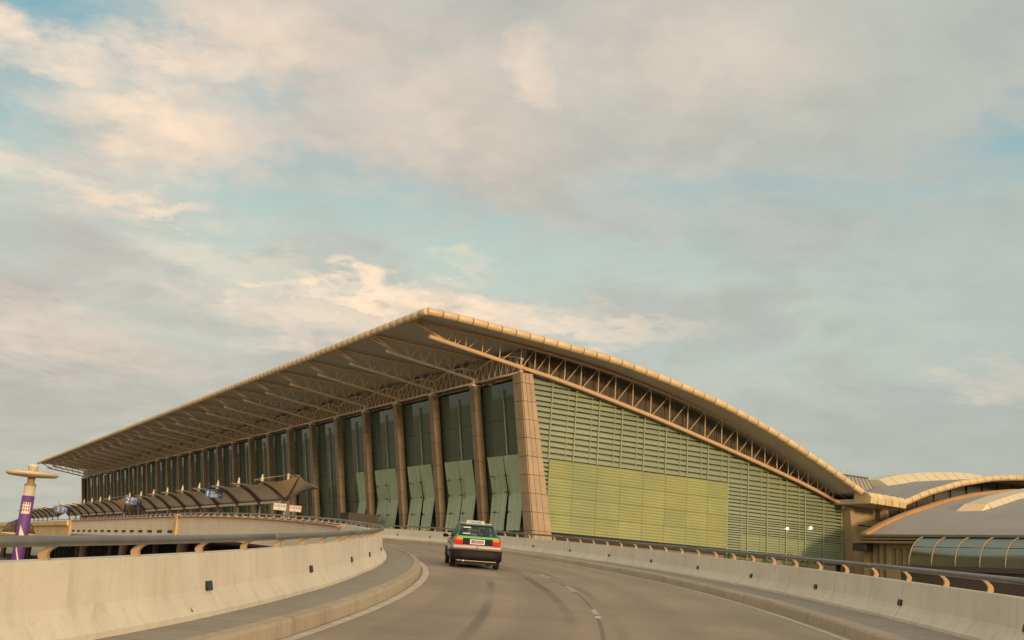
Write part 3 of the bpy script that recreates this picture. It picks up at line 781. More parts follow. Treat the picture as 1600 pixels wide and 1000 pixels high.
for i, n_ in enumerate(mull_n):
    ztop = bz(n_) + .05
    mb = MB(); mb.box(n_ - .045, n_ + .045, GY - .11, GY - .03, 10.5 if 52 < n_ < 73 else GZ + .4, ztop); tb(mb, 'mullion', M['mullion'])
    if n_ > 53 and i % 1 == 0 and n_ + 1.9 < 89:
        m2_ = n_ - .85; mb = MB(); mb.box(m2_ - .03, m2_ + .03, GY - .05, GY - .022, 3.98 if (n_ > 74.5) else 10.6, bz(m2_)); tb(mb, 'thin_mullion', M['mullion'])
# clerestory mullions in the truss band
for n_ in frange(50.3, 88.4, 28):
    mb = MB(); zt_ = lerp_prof(top_prof, n_) - .65; mb.box(n_ - .018, n_ + .018, GY + .16, GY + .24, bz(n_) - .3, zt_); tb(mb, 'clerestory_mullion', M['stone_col'])
mb = MB(); pr = [(n, bz(n)) for n in frange(49.2, 90, 20)]
mb.rings([[(n, GY - .2, z + .16), (n, GY + .28, z + .16), (n, GY + .28, z + .30), (n, GY - .2, z + .30)] for n, z in pr], sm=False); tb(mb, 'sill_beam', M['truss_shade'])
# yellow-green screens: 8 bays x 4 rows of ribbed panels
ROWS = [10.48, 8.86, 7.22, 5.60, 3.96]
for i in range(8):
    a, b = 52.17 + 2.70 * i, 52.17 + 2.70 * (i + 1)
    for r_ in range(4):
        z1, z0 = ROWS[r_] - .012, ROWS[r_ + 1] + .012
        mb = MB(); rr = []
        nn = 12; q = random.uniform(-.006, .006)
        for j in range(nn + 1):
            z = z1 + (z0 - z1) * j / nn; y = GY - .115 + (.045 if j % 2 else 0) + q
            rr.append([(a + .012, y, z), (b - .012, y, z)])
        mb.rings(rr, closed=False, caps=False, sm=False)
        y = GY - .07; mb.quad((a + .012, y, z1), (b - .012, y, z1), (b - .012, y, z0), (a + .012, y, z0))
        tb(mb, 'screen_panel', M['blind'])
mb = MB(); mb.box(75.8, 91.0, GY + .10, GY + .14, 3.96, 5.5); tb(mb, 'screen_panel', M['blind'])
# interior: rear wall, floor, side wall, lamps and displays
mb = MB(); mb.quad((62, 86, GZ), (62, DE - 2, GZ), (62, DE - 2, 16.2), (62, 86, 16.2)); mb.quad((62, 86, GZ), (92, 86, GZ), (90, 86, 8.5), (62, 86, 15.8)); tb(mb, 'interior_wall', M['interior'])
mb = MB(); mb.box(51.3, 61.8, 84, DE - 2, 2.4, 3.0); tb(mb, 'interior_floor', M['interior'])
mb = MB(); mb.quad((50, DE - 2.4, GZ), (90, DE - 2.4, GZ), (86, DE - 2.4, 12), (48.5, DE - 2.4, 20)); tb(mb, 'end_wall', M['stone_col'])
for n_, d_, z_ in ((81.9, 83.3, 6.58), (85.3, 83.3, 6.92)):
    mb = MB(); mb.lathe([(.02, -.12), (.13, -.06), (.16, .02), (.10, .10), (.02, .13)], 0, 0, 12); o = mb.build('interior_lamp', M['lampglow'], term); o.location = OFF + Vector((n_, d_ - .95, z_))
for i in range(26):
    k = random.randrange(0, 9); mb = MB(); mb.lathe([(.01, -.05), (.045, 0), (.01, .05)], 0, 0, 6)
    o = mb.build('interior_lamp', M['lampglow'], term); o.location = OFF + Vector((random.uniform(52, 58), D0 + 9 * k + random.uniform(1, 8), random.uniform(11.2, 13)))
for k, z0, z1, mt, n_ in ((6, 12.5, 16.0, 'banner_red', 53), (7, 12.0, 15.5, 'banner_red', 53.5), (8, 8.0, 10.5, 'banner_orange', 53), (9, 7.6, 10.2, 'banner_orange', 53), (10, 7.5, 10.4, 'banner_orange', 53), (11, 7.4, 10.0, 'banner_orange', 53),
                          (5, 9, 11, 'frost', 55), (12, 12, 14, 'banner_red', 54), (14, 11.5, 14, 'banner_red', 54), (1, 15, 16.3, 'banner_red', 53), (2, 14.6, 15.6, 'banner_red', 54), (16, 9, 12, 'banner_orange', 54)):
    mb = MB(); y = D0 + 9 * k + 1.5; mb.box(n_, n_ + .12, y, y + 5.0, z0, z1); mb.box(n_ + .02, n_ + .08, y + .5, y + .6, z1, z1 + 2.5); mb.box(n_ + .02, n_ + .08, y + 4.4, y + 4.5, z1, z1 + 2.5)
    tb(mb, 'hanging_display', M[mt])
# right end pier and the solid corner behind it
mb = MB()
mb.hexa([(91.9, 81.3, GZ), (93.2, 81.3, GZ), (93.2, 83.5, GZ), (91.9, 83.5, GZ)], [(89.95, 81.3, 9.45), (90.6, 81.3, 9.45), (90.6, 83.5, 9.45), (89.95, 83.5, 9.45)])
tb(mb, 'end_pier', M['stone'])
mb = MB()
mb.hexa([(92.6, 81.9, GZ), (100, 81.9, GZ), (100, 90, GZ), (92.6, 90, GZ)], [(90.6, 81.9, 9.72), (96.7, 81.9, 9.72), (96.7, 90, 9.72), (90.6, 90, 9.72)])
tb(mb, 'corner_block', M['clad_concrete'])
mb = MB(); mb.box(91.9, 95.2, 81.84, 81.9, 7.70, 7.82); tb(mb, 'wall_groove', M['gap'])
mb = MB(); mb.tube([(95.9, 79.0, 9.7), (95.9, 79.0, 7.4)], .05, 6); tb(mb, 'downpipe', M['mast'])
mb = MB(); mb.box(94.6, 95.6, 81.2, 81.9, 8.6, 9.6); tb(mb, 'vent_box', M['stone_col'])
# lower storey behind the barrier
mb = MB(); mb.box(52.6, 91.0, GY + .15, GY + .25, 3.35, 3.95); tb(mb, 'void_shade_band', M['gap'])  # dark strip painting the shaded void under the gable wall

# ------------------------------------------------------------------ second hall with its own rolled roof edge
hall = tthing('arched_hall', 'second hall with arched grey roof and cream rolled edge, right of the terminal corner', 'building', 94.3, 78.0, GZ)
HO = Vector((-94.3, -78.0, -GZ))
def hb(mb, name, m, kind=None):
    o = mb.build(name, m, hall, kind=kind); o.location = HO; return o
A2 = [(94.35, 10.55), (98.5, 12.11), (103.9, 13.64), (109.6, 14.81), (113.1, 15.25), (118.0, 15.7), (124, 15.9), (130, 15.75), (138, 14.9), (146, 13.2), (153, 11.0), (156, 9.9)]
mb = MB(); ring = [(n, z - .30) for n, z in A2] + [(n, z - .65) for n, z in reversed(A2)]
mb.rings([[(n, d_, z) for n, z in ring] for d_ in (78.1, 112)], sm=False); hb(mb, 'roof_slab', M['roofgrey'])
ap2 = arc_pts([(n, z - TR) for n, z in A2], 1.43)
for (a, za), (b, zb) in zip(ap2[:-1], ap2[1:]):
    o = link('edge_panel', cap, hall); o.location = Vector((a, 78.0, za)) + HO; o.rotation_euler = (0, -atan2(zb - za, b - a), 0)
mb = MB(); rr = [[(n, 84, z - .5), (n, 84, 2)] for n, z in A2]; mb.rings(rr, closed=False, caps=False, sm=False); hb(mb, 'recessed_glazing', M['glass_dark'])
mb = MB(); mb.quad((94, 88, 0), (156, 88, 0), (150, 88, 14), (97, 88, 11)); hb(mb, 'inner_wall', M['interior'])
for n_ in frange(98, 152, 18):
    mb = MB(); zt_ = lerp_prof(A2, n_) - .6; mb.box(n_ - .06, n_ + .06, 83.8, 83.95, 2, zt_); hb(mb, 'mullion', M['rib'])
for d_ in frange(81, 111, 20):
    mb = MB(); mb.rings([[(n, d_, z - .30), (n, d_, z - .285), (n, d_ + .05, z - .285), (n, d_ + .05, z - .30)] for n, z in A2[:8]], sm=False); hb(mb, 'roof_seam', M['roofdark'])
# skylight ribbon near the crown
SK = [(104.6, 14.30), (108, 15.25), (112.5, 16.0), (117, 16.55), (121, 16.85), (125, 16.9)]
for (a, za), (b, zb) in zip(arc_pts(SK, 2.0)[:-1], arc_pts(SK, 2.0)[1:]):
    zr_ = lerp_prof(A2, a); zr2 = lerp_prof(A2, b)
    mb = MB(); mb.hexa([(a, 88.2, zr_ - .5), (b - .12, 88.2, zr2 - .5), (b - .12, 93, zr2 - .5), (a, 93, zr_ - .5)], [(a + .1, 90.0, za), (b - .02, 90.0, zb), (b - .02, 92.6, zb), (a + .1, 92.6, za)])
    hb(mb, 'skylight_panel', M['skylight'])
# hipped plant box
mb = MB(); mb.hexa([(96.3, 88, 10), (104.0, 88, 10), (104.0, 97, 10), (96.3, 97, 10)], [(98.0, 90, 14.25), (102.6, 90, 14.25), (102.6, 96, 14.25), (98.0, 96, 14.25)]); hb(mb, 'plant_enclosure', M['roofgrey'])
mb = MB()
for n_ in frange(98.0, 102.6, 8):
    t = (n_ - 98) / 4.6; mb.tube([(96.3 + 7.7 * t, 87.96, 10), (n_, 89.96, 14.25)], .04, 4)
mb.tube([(97.95, 89.9, 14.28), (102.65, 89.9, 14.28)], .07, 5); hb(mb, 'enclosure_seams', M['roofdark'], 'stuff')
mb = MB(); mb.tube([(101, 92, 14.2), (101, 92, 15.1), (101.25, 92, 15.3), (101.5, 92, 15.1)], .05, 6); hb(mb, 'vent_pipe', M['mast'])

# ------------------------------------------------------------------ low concourse that comes towards us on the right
low = tthing('low_concourse', 'low grey-roofed concourse with orange arched edge at the right edge of the picture', 'building', 85, 75, GZ)
LO = Vector((-85, -75, -GZ))
def lb(mb, name, m, kind=None):
    o = mb.build(name, m, low, kind=kind); o.location = LO; return o
A3 = [(84.6, 6.05), (86.6, 7.0), (88.7, 7.85), (91.2, 8.75), (93.7, 9.5), (97.7, 10.7), (102.5, 11.8), (108, 12.7), (114, 13.1), (120, 13.0), (128, 12.2), (136, 10.4), (142, 8.2), (145, 6.3)]
mb = MB(); ring = A3 + [(n, z - .35) for n, z in reversed(A3)]
mb.rings([[(n, d_, z) for n, z in ring] for d_ in (20, 74.4)], sm=False)
lb(mb, 'roof_slab', M['roofgrey'])
for (a, za), (b, zb) in zip(arc_pts(A3, 3.1)[:-1], arc_pts(A3, 3.1)[1:]):
    mb = MB(); mb.hexa([(a, 74.4, za - .6), (b - .03, 74.4, zb - .6), (b - .03, 75.1, zb - .6), (a, 75.1, za - .6)], [(a, 74.4, za + .30), (b - .03, 74.4, zb + .30), (b - .03, 75.1, zb + .30), (a, 75.1, za + .30)]); lb(mb, 'verge_panel', M['orange_edge'])
for d_ in frange(22, 73.8, 44):
    mb = MB(); mb.rings([[(n, d_, z), (n, d_, z + .012), (n, d_ + .04, z + .012), (n, d_ + .04, z)] for n, z in A3[:9]], sm=False); lb(mb, 'roof_seam', M['roofgrey'])
SK2 = [(93.6, 9.5 + .45), (97.7, 10.7 + .5), (102.5, 11.8 + .5), (108, 12.7 + .5), (114, 13.6)]
for (a, za), (b, zb) in zip(arc_pts(SK2, 1.0)[:-1], arc_pts(SK2, 1.0)[1:]):
    mb = MB(); mb.hexa([(a, 66.6, za - .6), (b - .05, 66.6, zb - .6), (b - .05, 70.4, zb - .6), (a, 70.4, za - .6)], [(a, 67.2, za), (b - .05, 67.2, zb), (b - .05, 69.8, zb), (a, 69.8, za)]); lb(mb, 'skylight_panel', M['skylight'])
mb = MB(); mb.hexa([(92.0, 66.9, 8.8), (93.58, 66.6, 9.1), (93.58, 70.4, 9.1), (92.0, 70.1, 8.8)], [(92.05, 67.0, 8.85), (93.56, 67.2, 9.93), (93.56, 69.8, 9.93), (92.05, 70.0, 8.85)]); lb(mb, 'skylight_end', M['canopy_lit'])
mb = MB(); mb.box(84.2, 85.0, 20, 75, 6.0, 6.22); lb(mb, 'eaves_gutter', M['rail'])
mb = MB(); mb.box(85.0, 85.4, 20, 75, 3.3, 6.0); mb.box(85.0, 85.4, 20, 75, GZ, 3.3); lb(mb, 'side_wall', M['clad_concrete'])
mb = MB(); mb.box(83.5, 85.0, 20, 75.0, 5.35, 5.55); mb.box(83.9, 85.0, 20, 75.0, 5.7, 5.8); lb(mb, 'cornice', M['stone_col'])
for d_ in (69.75, 70.6, 71.35):
    mb = MB(); mb.box(84.96, 85.0, d_ - .24, d_ + .24, 3.2, 4.95); lb(mb, 'window', M['rib'])
    mb = MB(); mb.box(84.93, 84.955, d_ - .18, d_ + .18, 3.3, 4.85); lb(mb, 'pane', M['glass_gable'])
for d_ in (72.4, 73.2, 74.0):
    mb = MB(); mb.box(84.75, 85.0, d_ - .09, d_ + .09, 0, 5.35); lb(mb, 'pilaster', M['stone_col'])
mb = MB(); mb.box(83.6, 84.6, 73.6, 75.2, 4.6, 5.3); lb(mb, 'canopy_bracket', M['gap'])
# curved glass corridor hugging the eave
tun = tthing('glass_corridor', 'quarter-round glass corridor with pale ribs under the low concourse eave', 'corridor', 82.4, 68, GZ)
TO = Vector((-82.4, -68, -GZ))
def q_arc(r=0.0): return [(84.9 - (2.6 + r) * sin(t), 3.45 + (2.6 + r) * cos(t)) for t in frange(0.05, pi / 2 + .05, 9)]
ribs_d = [67.4 - 2.45 * i for i in range(20)]
for d_, e_ in zip(ribs_d[:-1], ribs_d[1:]):
    arc = q_arc()
    for u0, u1 in ((0, 5), (5, 9)):
        mb = MB(); mb.rings([[(n, d_ - .06, z), (n, e_ + .06, z)] for n, z in arc[u0:u1 + 1]], closed=False, caps=False, sm=True)
        o = mb.build('curved_pane', M['glass_tunnel'], tun); o.location = TO
    mb = MB(); n_, z_ = arc[5]; mb.tube([(n_ - .02, d_, z_), (n_ - .02, e_, z_)], .03, 5); o = mb.build('rail_bar', M['rail'], tun); o.location = TO
for d_ in ribs_d:
    mb = MB(); mb.tube([(n, d_, z) for n, z in q_arc(.03)], .045, 6); o = mb.build('rib', M['stone'], tun); o.location = TO
mb = MB(); mb.rings([[(n, 67.42, z), (84.9, 67.42, z)] for n, z in q_arc()], closed=False, caps=False, sm=False); o = mb.build('end_pane', M['glass_tunnel'], tun); o.location = TO
mb = MB(); mb.box(82.2, 84.97, 20, 68.7, 2.9, 3.3); o = mb.build('corridor_floor', M['porch'], tun); o.location = TO
mb = MB(); mb.box(82.5, 84.9, 20, 68.5, GZ, 2.88); o = mb.build('base_wall', M['porch'], tun); o.location = TO
for d_ in (62.3, 57.0, 50.2):
    mb = MB(); mb.box(84.0, 84.9, d_ - .3, d_ + .3, 3.32, 5.2); o = mb.build('door_frame', M['gap'], tun); o.location = TO

# ------------------------------------------------------------------ kerbside canopies
def canopy(k0, k1, lab, hood0, grp):
    """frames at D = 109.3 + 9k; returns the canopy thing"""
    c = tthing('kerbside_canopy', lab, 'canopy', 40, 109.3 + 9 * k0, zt, grp)
    O = Vector((-40, -(109.3 + 9 * k0), -zt))
    def cb(mb, name, m, kind=None): o = mb.build(name, m, c, kind=kind); o.location = O; return o
    def curve(sgn):
        if sgn < 0: A_ = (36.1, 8.35); cbow = .55
        else: A_ = (43.8, 8.15); cbow = .35
        B = (40.0, 6.45); out = []
        for t in frange(0, 1, 8):
            n = A_[0] + (B[0] - A_[0]) * t; z = A_[1] + (B[1] - A_[1]) * t + cbow * sin(pi * t)
            out.append((n, z))
        return out
    def rib_mesh(sgn):
        cv = curve(sgn); mb = MB(); R = []
        for i, (n, z) in enumerate(cv):
            h = .18 + .40 * (i / 8); w = .16
            R.append([(n, -w, z - h), (n, w, z - h), (n, w, z - .03), (n, -w, z - .03)])
        mb.rings(R, sm=False); return mesh_of(mb, 'rib', M['rib'])
    rm = rib_mesh(-1); rp = rib_mesh(1)
    mb = MB(); mb.tube([(40, 0, zt), (40, 0, 6.3)], [.16, .13], 10); cm = mesh_of(mb, 'post', M['stone'])
    mb = MB(); mb.tube([(37.0, 0, 8.0), (37.0, 0, 9.05)], [.24, .07], 8); mm = mesh_of(mb, 'finial', M['mast'])
    def panel(sgn):
        cv = curve(sgn); mb = MB()
        def at(t):
            i = min(int(t * 8), 7); f = t * 8 - i
            return cv[i][0] + (cv[i + 1][0] - cv[i][0]) * f, cv[i][1] + (cv[i + 1][1] - cv[i][1]) * f
        ys = frange(0, 9, 8); R = []
        for t in frange(0, 1, 8):
            row = []
            for y_ in ys:
                t0 = .08 + .36 * sin(pi * y_ / 9); row.append((*at(t0 + (1 - t0) * t), y_))
            R.append([(n, y_, z) for n, z, y_ in row] + [(n, y_, z - .03) for n, z, y_ in reversed(row)])
        mb.rings(R, sm=True)
        return mesh_of(mb, 'membrane', M['canopy'])
    pm = panel(-1)
    mb = MB(); mb.box(39.85, 40.15, .1, 8.9, 6.15, 6.42); gm = mesh_of(mb, 'gutter_beam', M['canopy'])
    for k in range(k0, k1 + 1):
        y = Vector((0, 109.3 + 9 * k, 0))
        for nm, me in (('rib', rm), ('post', cm), ('finial', mm)): link(nm, me, c, loc=O + y)
        if k < k1:
            link('membrane', pm, c, loc=O + y); link('gutter_beam', gm, c, loc=O + y)
    # end hood: three arms from the first post and two sagging membranes
    y0 = 109.3 + 9 * k0
    J = Vector((40, y0, 6.45)); Aa = Vector((36.1, y0, 8.35)); Bb = Vector((38.4, y0 - 8.3, 8.7)); Cc = Vector((43.8, y0, 8.15))
    def arm(a, b, bow):
        return [a.lerp(b, t) + Vector((0, 0, bow * sin(pi * t))) for t in frange(0, 1, 8)]
    for tgt, bow in ((Bb, -.25), (Cc, .35)):
        mb = MB(); mb.tube(arm(J, tgt, bow), [.2 - .016 * i for i in range(9)], 6); cb(mb, 'hood_arm', M['rib'])
    def sail(a, b, m, bow1, bow2, sag):
        mb = MB(); r1 = arm(J, a, bow1); r2 = arm(J, b, bow2)
        R = []
        for i, (p, q) in enumerate(zip(r1, r2)):
            R.append([p.lerp(q, s) - Vector((0, 0, sag * sin(pi * s) * i / 8)) for s in frange(0, 1, 6)])
        mb.rings(R, closed=False, caps=False, sm=True); cb(mb, 'end_membrane', m)
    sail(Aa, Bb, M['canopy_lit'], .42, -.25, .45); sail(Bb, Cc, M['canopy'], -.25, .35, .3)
    mb = MB(); mb.tube([(40, y0, 6.4), (40, y0, 9.45)], [.17, .13], 8); cb(mb, 'mast', M['mast'])
    for tgt in (Cc, Bb, Aa):
        mb = MB(); mb.tube([(40, y0, 9.3), tuple(tgt)], .022, 4); cb(mb, 'stay_cable', M['mast'])
    return c
G1 = 'kerbside canopies in front of the terminal'
can1 = canopy(1, 9, 'near brown ribbed canopy with flared end sails and pale finials over the kerb', True, G1)
can2 = canopy(11, 18, 'middle brown ribbed canopy further down the kerb, beginning past the gap', True, G1)
can3 = canopy(20, 26, 'farthest ribbed canopy at the left end of the terminal kerb', True, G1)

# hanging signs
def sign(name, label, cat, n, d_, z, w, h, face, txt, tc_, rows=None, grp=None, post=None, frame=None):
    s = tthing(name, label, cat, n, d_, z, grp)
    mb = MB(); mb.box(-w / 2, w / 2, -.05, .05, -h / 2, h / 2); mb.build('sign_panel', M[face], s)
    mw = Matrix.Translation((0, -.056, 0)) @ Matrix.Rotation(pi / 2, 4, 'X')
    for t, size, dx, dz in rows: text('lettering', t, size, M[tc_], s, Matrix.Translation((dx, -.062, dz)) @ Matrix.Rotation(pi / 2, 4, 'X'), .006)
    if frame:
        mb = MB(); e = .07
        for a in ((-w / 2 - e, w / 2 + e, -.07, .03, h / 2, h / 2 + e), (-w / 2 - e, w / 2 + e, -.07, .03, -h / 2 - e, -h / 2), (-w / 2 - e, -w / 2, -.07, .03, -h / 2, h / 2), (w / 2, w / 2 + e, -.07, .03, -h / 2, h / 2)): mb.box(*a)
        mb.build('sign_frame', M[frame], s)
    mb = MB()
    for dx in (-w * .35, w * .35): mb.tube([(dx, 0, h / 2), (dx, 0, h / 2 + (post or .4))], .03, 5)
    mb.build('hanger', M['rib'], s)
    return s
sign('hanging_sign', 'blue hanging sign with a large white 1 under the near canopy', 'sign', 37.2, 138.4, 7.45, 2.2, 1.1, 'blue', '', 'white', [('1', 1.1, -.8, 0), ('国内', .48, .05, .25), ('出发', .48, .05, -.27), ('D', .6, .8, 0)], post=.9)
sign('hanging_sign', 'blue hanging sign with a large white 2 under the canopy', 'sign', 37.2, 187.5, 7.6, 2.6, 1.25, 'blue', '', 'white', [('2', 1.2, -.95, 0), ('国内', .56, .05, .27), ('出发', .56, .05, -.30), ('E', .7, .95, 0)], post=.8)
sign('hanging_sign', 'small far blue hanging sign at the left end beyond the first canopy gap', 'sign', 37.0, 262, 7.3, 3.4, 1.5, 'blue', '', 'white', [('3', 1.3, -1.05, 0), ('国际', .68, .3, .27), ('出发', .68, .3, -.33)], post=1.1)
sign('lane_sign', 'white lane sign with blue lettering hung left of the flared canopy post', 'sign', 39.1, 117.4, 5.6, 1.35, .62, 'white', '', 'blue', [('大型车道', .32, 0, .06), ('LARGE', .13, 0, -.22)], post=.8, frame='mast')
sign('lane_sign', 'red-framed lane sign hung right of the flared canopy post', 'sign', 40.9, 117.4, 5.55, 1.35, .62, 'white', '', 'blue', [('小型车道', .32, 0, .06), ('SMALL', .13, 0, -.22)], post=1.0, frame='red')
# dark entrance box beside the facade
en = tthing('entrance_lobby', 'dark brown box porch set against the facade columns behind the rail', 'porch', 46.5, 113, zt)
mb = MB(); mb.box(-.6, 3.0, .6, 3.2, 1.6, 2.9); mb.build('canopy_box', M['porch'], en)
mb = MB(); mb.box(-.4, 3.0, .8, 3.0, 0, 1.58); mb.build('dark_doorway', M['gap'], en)

# ------------------------------------------------------------------ advertising light column on the left
lp = thing('lamp_column', 'cream and purple lamp column with a flat round disc on top, left edge', 'lamp post', (-21.68, 50, GZ))
def lpb(mb, name, m): o = mb.build(name, m, lp); return o
H = -GZ
mb = MB(); mb.lathe([(.25, 0), (.25, 2.45 + H)], n=24); lpb(mb, 'shaft', M['mast'])
mb = MB(); mb.lathe([(.245, 2.45 + H), (.27, 2.52 + H), (.22, 2.55 + H), (.165, 2.60 + H), (.165, 2.90 + H)], n=20); lpb(mb, 'neck', M['stone'])
mb = MB(); mb.lathe([(.25, 2.84 + H), (1.02, 2.90 + H), (1.14, 2.97 + H), (1.14, 3.03 + H), (1.02, 3.09 + H), (.25, 3.11 + H)], n=40); lpb(mb, 'disc', M['cream'])
for a in frange(0, 2 * pi, 12)[:-1]:
    mb = MB(); mb.tube([(.25 * cos(a), .25 * sin(a), 3.115 + H), (1.10 * cos(a), 1.10 * sin(a), 3.06 + H)], .018, 4); lpb(mb, 'disc_rib', M['stone'])
mb = MB(); mb.lathe([(.20, 3.10 + H), (.20, 3.32 + H), (.235, 3.34 + H), (.235, 3.42 + H), (.10, 3.46 + H)], n=16); lpb(mb, 'finial', M['mast'])
def cyl_panel(z0, z1, r, a0, a1, name, m, skew=0):
    mb = MB(); mb.rings([[(r * cos(a), r * sin(a), z) for z in (z0 + H, z1 + H)] for a in frange(a0, a1, 20)], closed=False, caps=False, sm=True); lpb(mb, name, m)
mb = MB(); mb.lathe([(.256, -1.2 + H), (.268, -1.19 + H), (.268, 1.99 + H), (.256, 2.0 + H)], n=28); lpb(mb, 'banner', M['purple'])
fa = atan2(-50, 21.68)             # faces the road
def band(z0, z1, a0, a1, tilt, name, m, r=.272):
    mb = MB(); mb.rings([[(r * cos(a), r * sin(a), z0 + H + tilt * (a - fa)), (r * cos(a), r * sin(a), z1 + H + tilt * (a - fa))] for a in frange(fa + a0, fa + a1, 16)], closed=False, caps=False, sm=True); lpb(mb, name, m)
band(1.18, 1.70, -.80, .65, 0, 'banner_caption', M['mast'])
for i, (zz, w_) in enumerate(((1.60, .9), (1.45, .7), (1.30, .85))):
    for j in range(4):
        a = -.8 + j * .36
        mb = MB(); r = .276
        mb.rings([[(r * cos(fa + t), r * sin(fa + t), zz + H), (r * cos(fa + t), r * sin(fa + t), zz + .09 + H)] for t in frange(a, a + .2 * w_, 3)], closed=False, caps=False); lpb(mb, 'caption_stroke', M['purple'])
band(-.05, .42, -.5, .35, -.55, 'banner_ribbon', M['mast'])
band(-.95, -.75, -.6, .2, -.9, 'banner_ribbon', M['mast'])
# slatted round shade just behind it
sh = thing('slatted_shade', 'low dark round slatted shade with pale rim behind the purple lamp column', 'sunshade', (-22.5, 51.5, GZ))
mb = MB(); mb.lathe([(.70, .24 + H), (.76, .28 + H), (.70, .32 + H), (.66, .28 + H), (.70, .24 + H)], n=36); mb.build('rim', M['canopy_lit'], sh)
for a in frange(0, 2 * pi, 36)[:-1]:
    mb = MB(); p0 = Vector((.70 * cos(a), .70 * sin(a), .3 + H)); p1 = Vector((.10 * cos(a), .10 * sin(a), .95 + H))
    mb.tube([p0, p0.lerp(p1, .5) + Vector((cos(a) * .1, sin(a) * .1, .1)), p1], [.04, .04, .02], 4); mb.build('slat', M['rib'], sh)
mb = MB(); mb.lathe([(.07, 0), (.07, .95 + H)], n=10); mb.build('pole', M['mast'], sh)
mb = MB(); mb.tube([(.3 * cos(2.2 * s_), .3 * sin(2.2 * s_) + .1, -3.4 + 3.2 * s_ + H) for s_ in frange(0, 1, 14)], .035, 6); mb.build('spiral_bar', M['mast'], sh)

# ------------------------------------------------------------------ hedge shrubs below the gable
def shrub(n, d_, h, w, label, leaves=900):
    t = tthing('shrub', label, 'shrub', n, d_, GZ, 'shrubs at the foot of the gable')
    mb = MB()
    mb.tube([(0, 0, 0), (.05, .03, h * .5), (.0, 0, h * .85)], [.12, .08, .03], 6)
    for i in range(7):
        a = random.uniform(0, 6.28); mb.tube([(0, 0, h * random.uniform(.3, .6)), (w * .5 * cos(a), w * .5 * sin(a), h * random.uniform(.7, .95))], [.05, .015], 5)
    mb.build('trunk', M['bark'], t)
    mb = MB()
    cl = [(random.uniform(-w, w) * .75, random.uniform(-w, w) * .6, h * random.uniform(.45, .95), random.uniform(.35, .7)) for _ in range(16)]
    for i in range(leaves):
        cx, cy, cz, cr = random.choice(cl)
        v = Vector((random.gauss(0, 1), random.gauss(0, 1), random.gauss(0, 1))).normalized() * cr * random.uniform(.4, 1.05)
        p = Vector((cx, cy, cz)) + v; s = random.uniform(.07, .16)
        a = Vector((random.gauss(0, 1), random.gauss(0, 1), random.gauss(0, 1))).normalized(); b = a.orthogonal().normalized()
        mb.quad(p - a * s, p - b * s * .5, p + a * s, p + b * s * .5)
    mb.build('foliage', M['leaf'], t, kind='stuff')
for i, (n, h, lab) in enumerate(((72.6, 7.5, 'leftmost dark green shrub at the foot of the yellow-green screen'), (74.6, 8.0, 'dark green shrub second from the left at the foot of the gable'),
                                 (76.8, 8.2, 'tallest dark green shrub in the middle of the row below the gable glass'), (79.0, 8.0, 'dark green shrub fourth in the row below the gable lamps'), (80.9, 7.6, 'rightmost dark green shrub below the gable lamps'))):
    shrub(n, 79.6 + .3 * (i % 2), h, 1.3, lab)

# ------------------------------------------------------------------ lower level: shopfront, bus, van
sf = tthing('arrivals_front', 'dark glazed arrivals frontage under the elevated deck', 'shopfront', 44, 100, GZ)
mb = MB(); mb.box(0, .3, -60, 220, 0, 4.9); mb.build('back_wall', M['gap'], sf)
for i in range(40):
    mb = MB(); y = -58 + i * 6.9; mb.box(-.2, -.02, y, y + .14, 0, 4.6); mb.build('frame_post', M['rail'], sf)
def bus(n, d_, lab, c1, c2, L=9.0):
    b = tthing('bus', lab, 'bus', n, d_, GZ)
    mb = MB(); R = []
    for y, ins in ((-L / 2, .15), (-L / 2 + .25, 0), (L / 2 - .25, 0), (L / 2, .15)):
        w = 1.2 - ins; R.append([(-w, y, .45), (w, y, .45), (w, y, 2.75 - ins), (w - .25, y, 3.05 - ins), (-w + .25, y, 3.05 - ins), (-w, y, 2.75 - ins)])
    mb.rings(R, sm=False); mb.build('body', M[c1], b)
    mb = MB(); mb.box(-1.215, -1.2, -L / 2 + .4, L / 2 - .4, .5, 1.25); mb.build('lower_band', M[c2], b)
    for i in range(5):
        y = -L / 2 + .5 + i * (L - 1) / 5; mb = MB(); mb.box(-1.22, -1.203, y + .08, y + (L - 1) / 5 - .08, 1.5, 2.5); mb.build('window', M['gap'], b)
    mb = MB(); mb.box(-1.0, 1.0, -L / 2 - .012, -L / 2, 1.4, 2.5); mb.build('rear_window', M['gap'], b)
    for y in (-L / 2 + 1.9, L / 2 - 1.9):
        for x in (-1.1, 1.1):
            mb = MB(); mb.rings([[(x + s, y + .46 * cos(a), .46 + .46 * sin(a)) for a in frange(0, 2 * pi, 16)[:-1]] for s in (-.13, .13)]); mb.build('wheel', M['tyre'], b)
bus(31, 100, 'teal bus waiting under the deck behind the left barrier', 'teal', 'banner_orange')
bus(27, 131, 'orange bus far under the deck beside the lamp column', 'banner_orange', 'teal', 8)
bus(33, 62, 'pale van under the ramp bridge seen between rail and wall', 'mast', 'rail', 5.5)

# ------------------------------------------------------------------ taxi
TX, TYY = -.84, 38.3
TYAW = radians(6.0)
taxi = thing('taxi', 'green over silver hatchback taxi with roof sign driving up the ramp', 'taxi', (TX, TYY, -1.5 + .044 * TYY))
taxi.rotation_euler = (radians(2.5), 0, TYAW)
def tx(mb, name, m, parent=taxi, label=None): return mb.build(name, m, parent, label=label)
def loft(mb, secs, sm=True): mb.rings(secs, sm=sm)
LEN = [(-2.02, .90), (-1.95, .965), (-1.6, .99), (-.8, 1.0), (0.4, 1.0), (1.3, .985), (1.8, .93), (2.0, .84)]
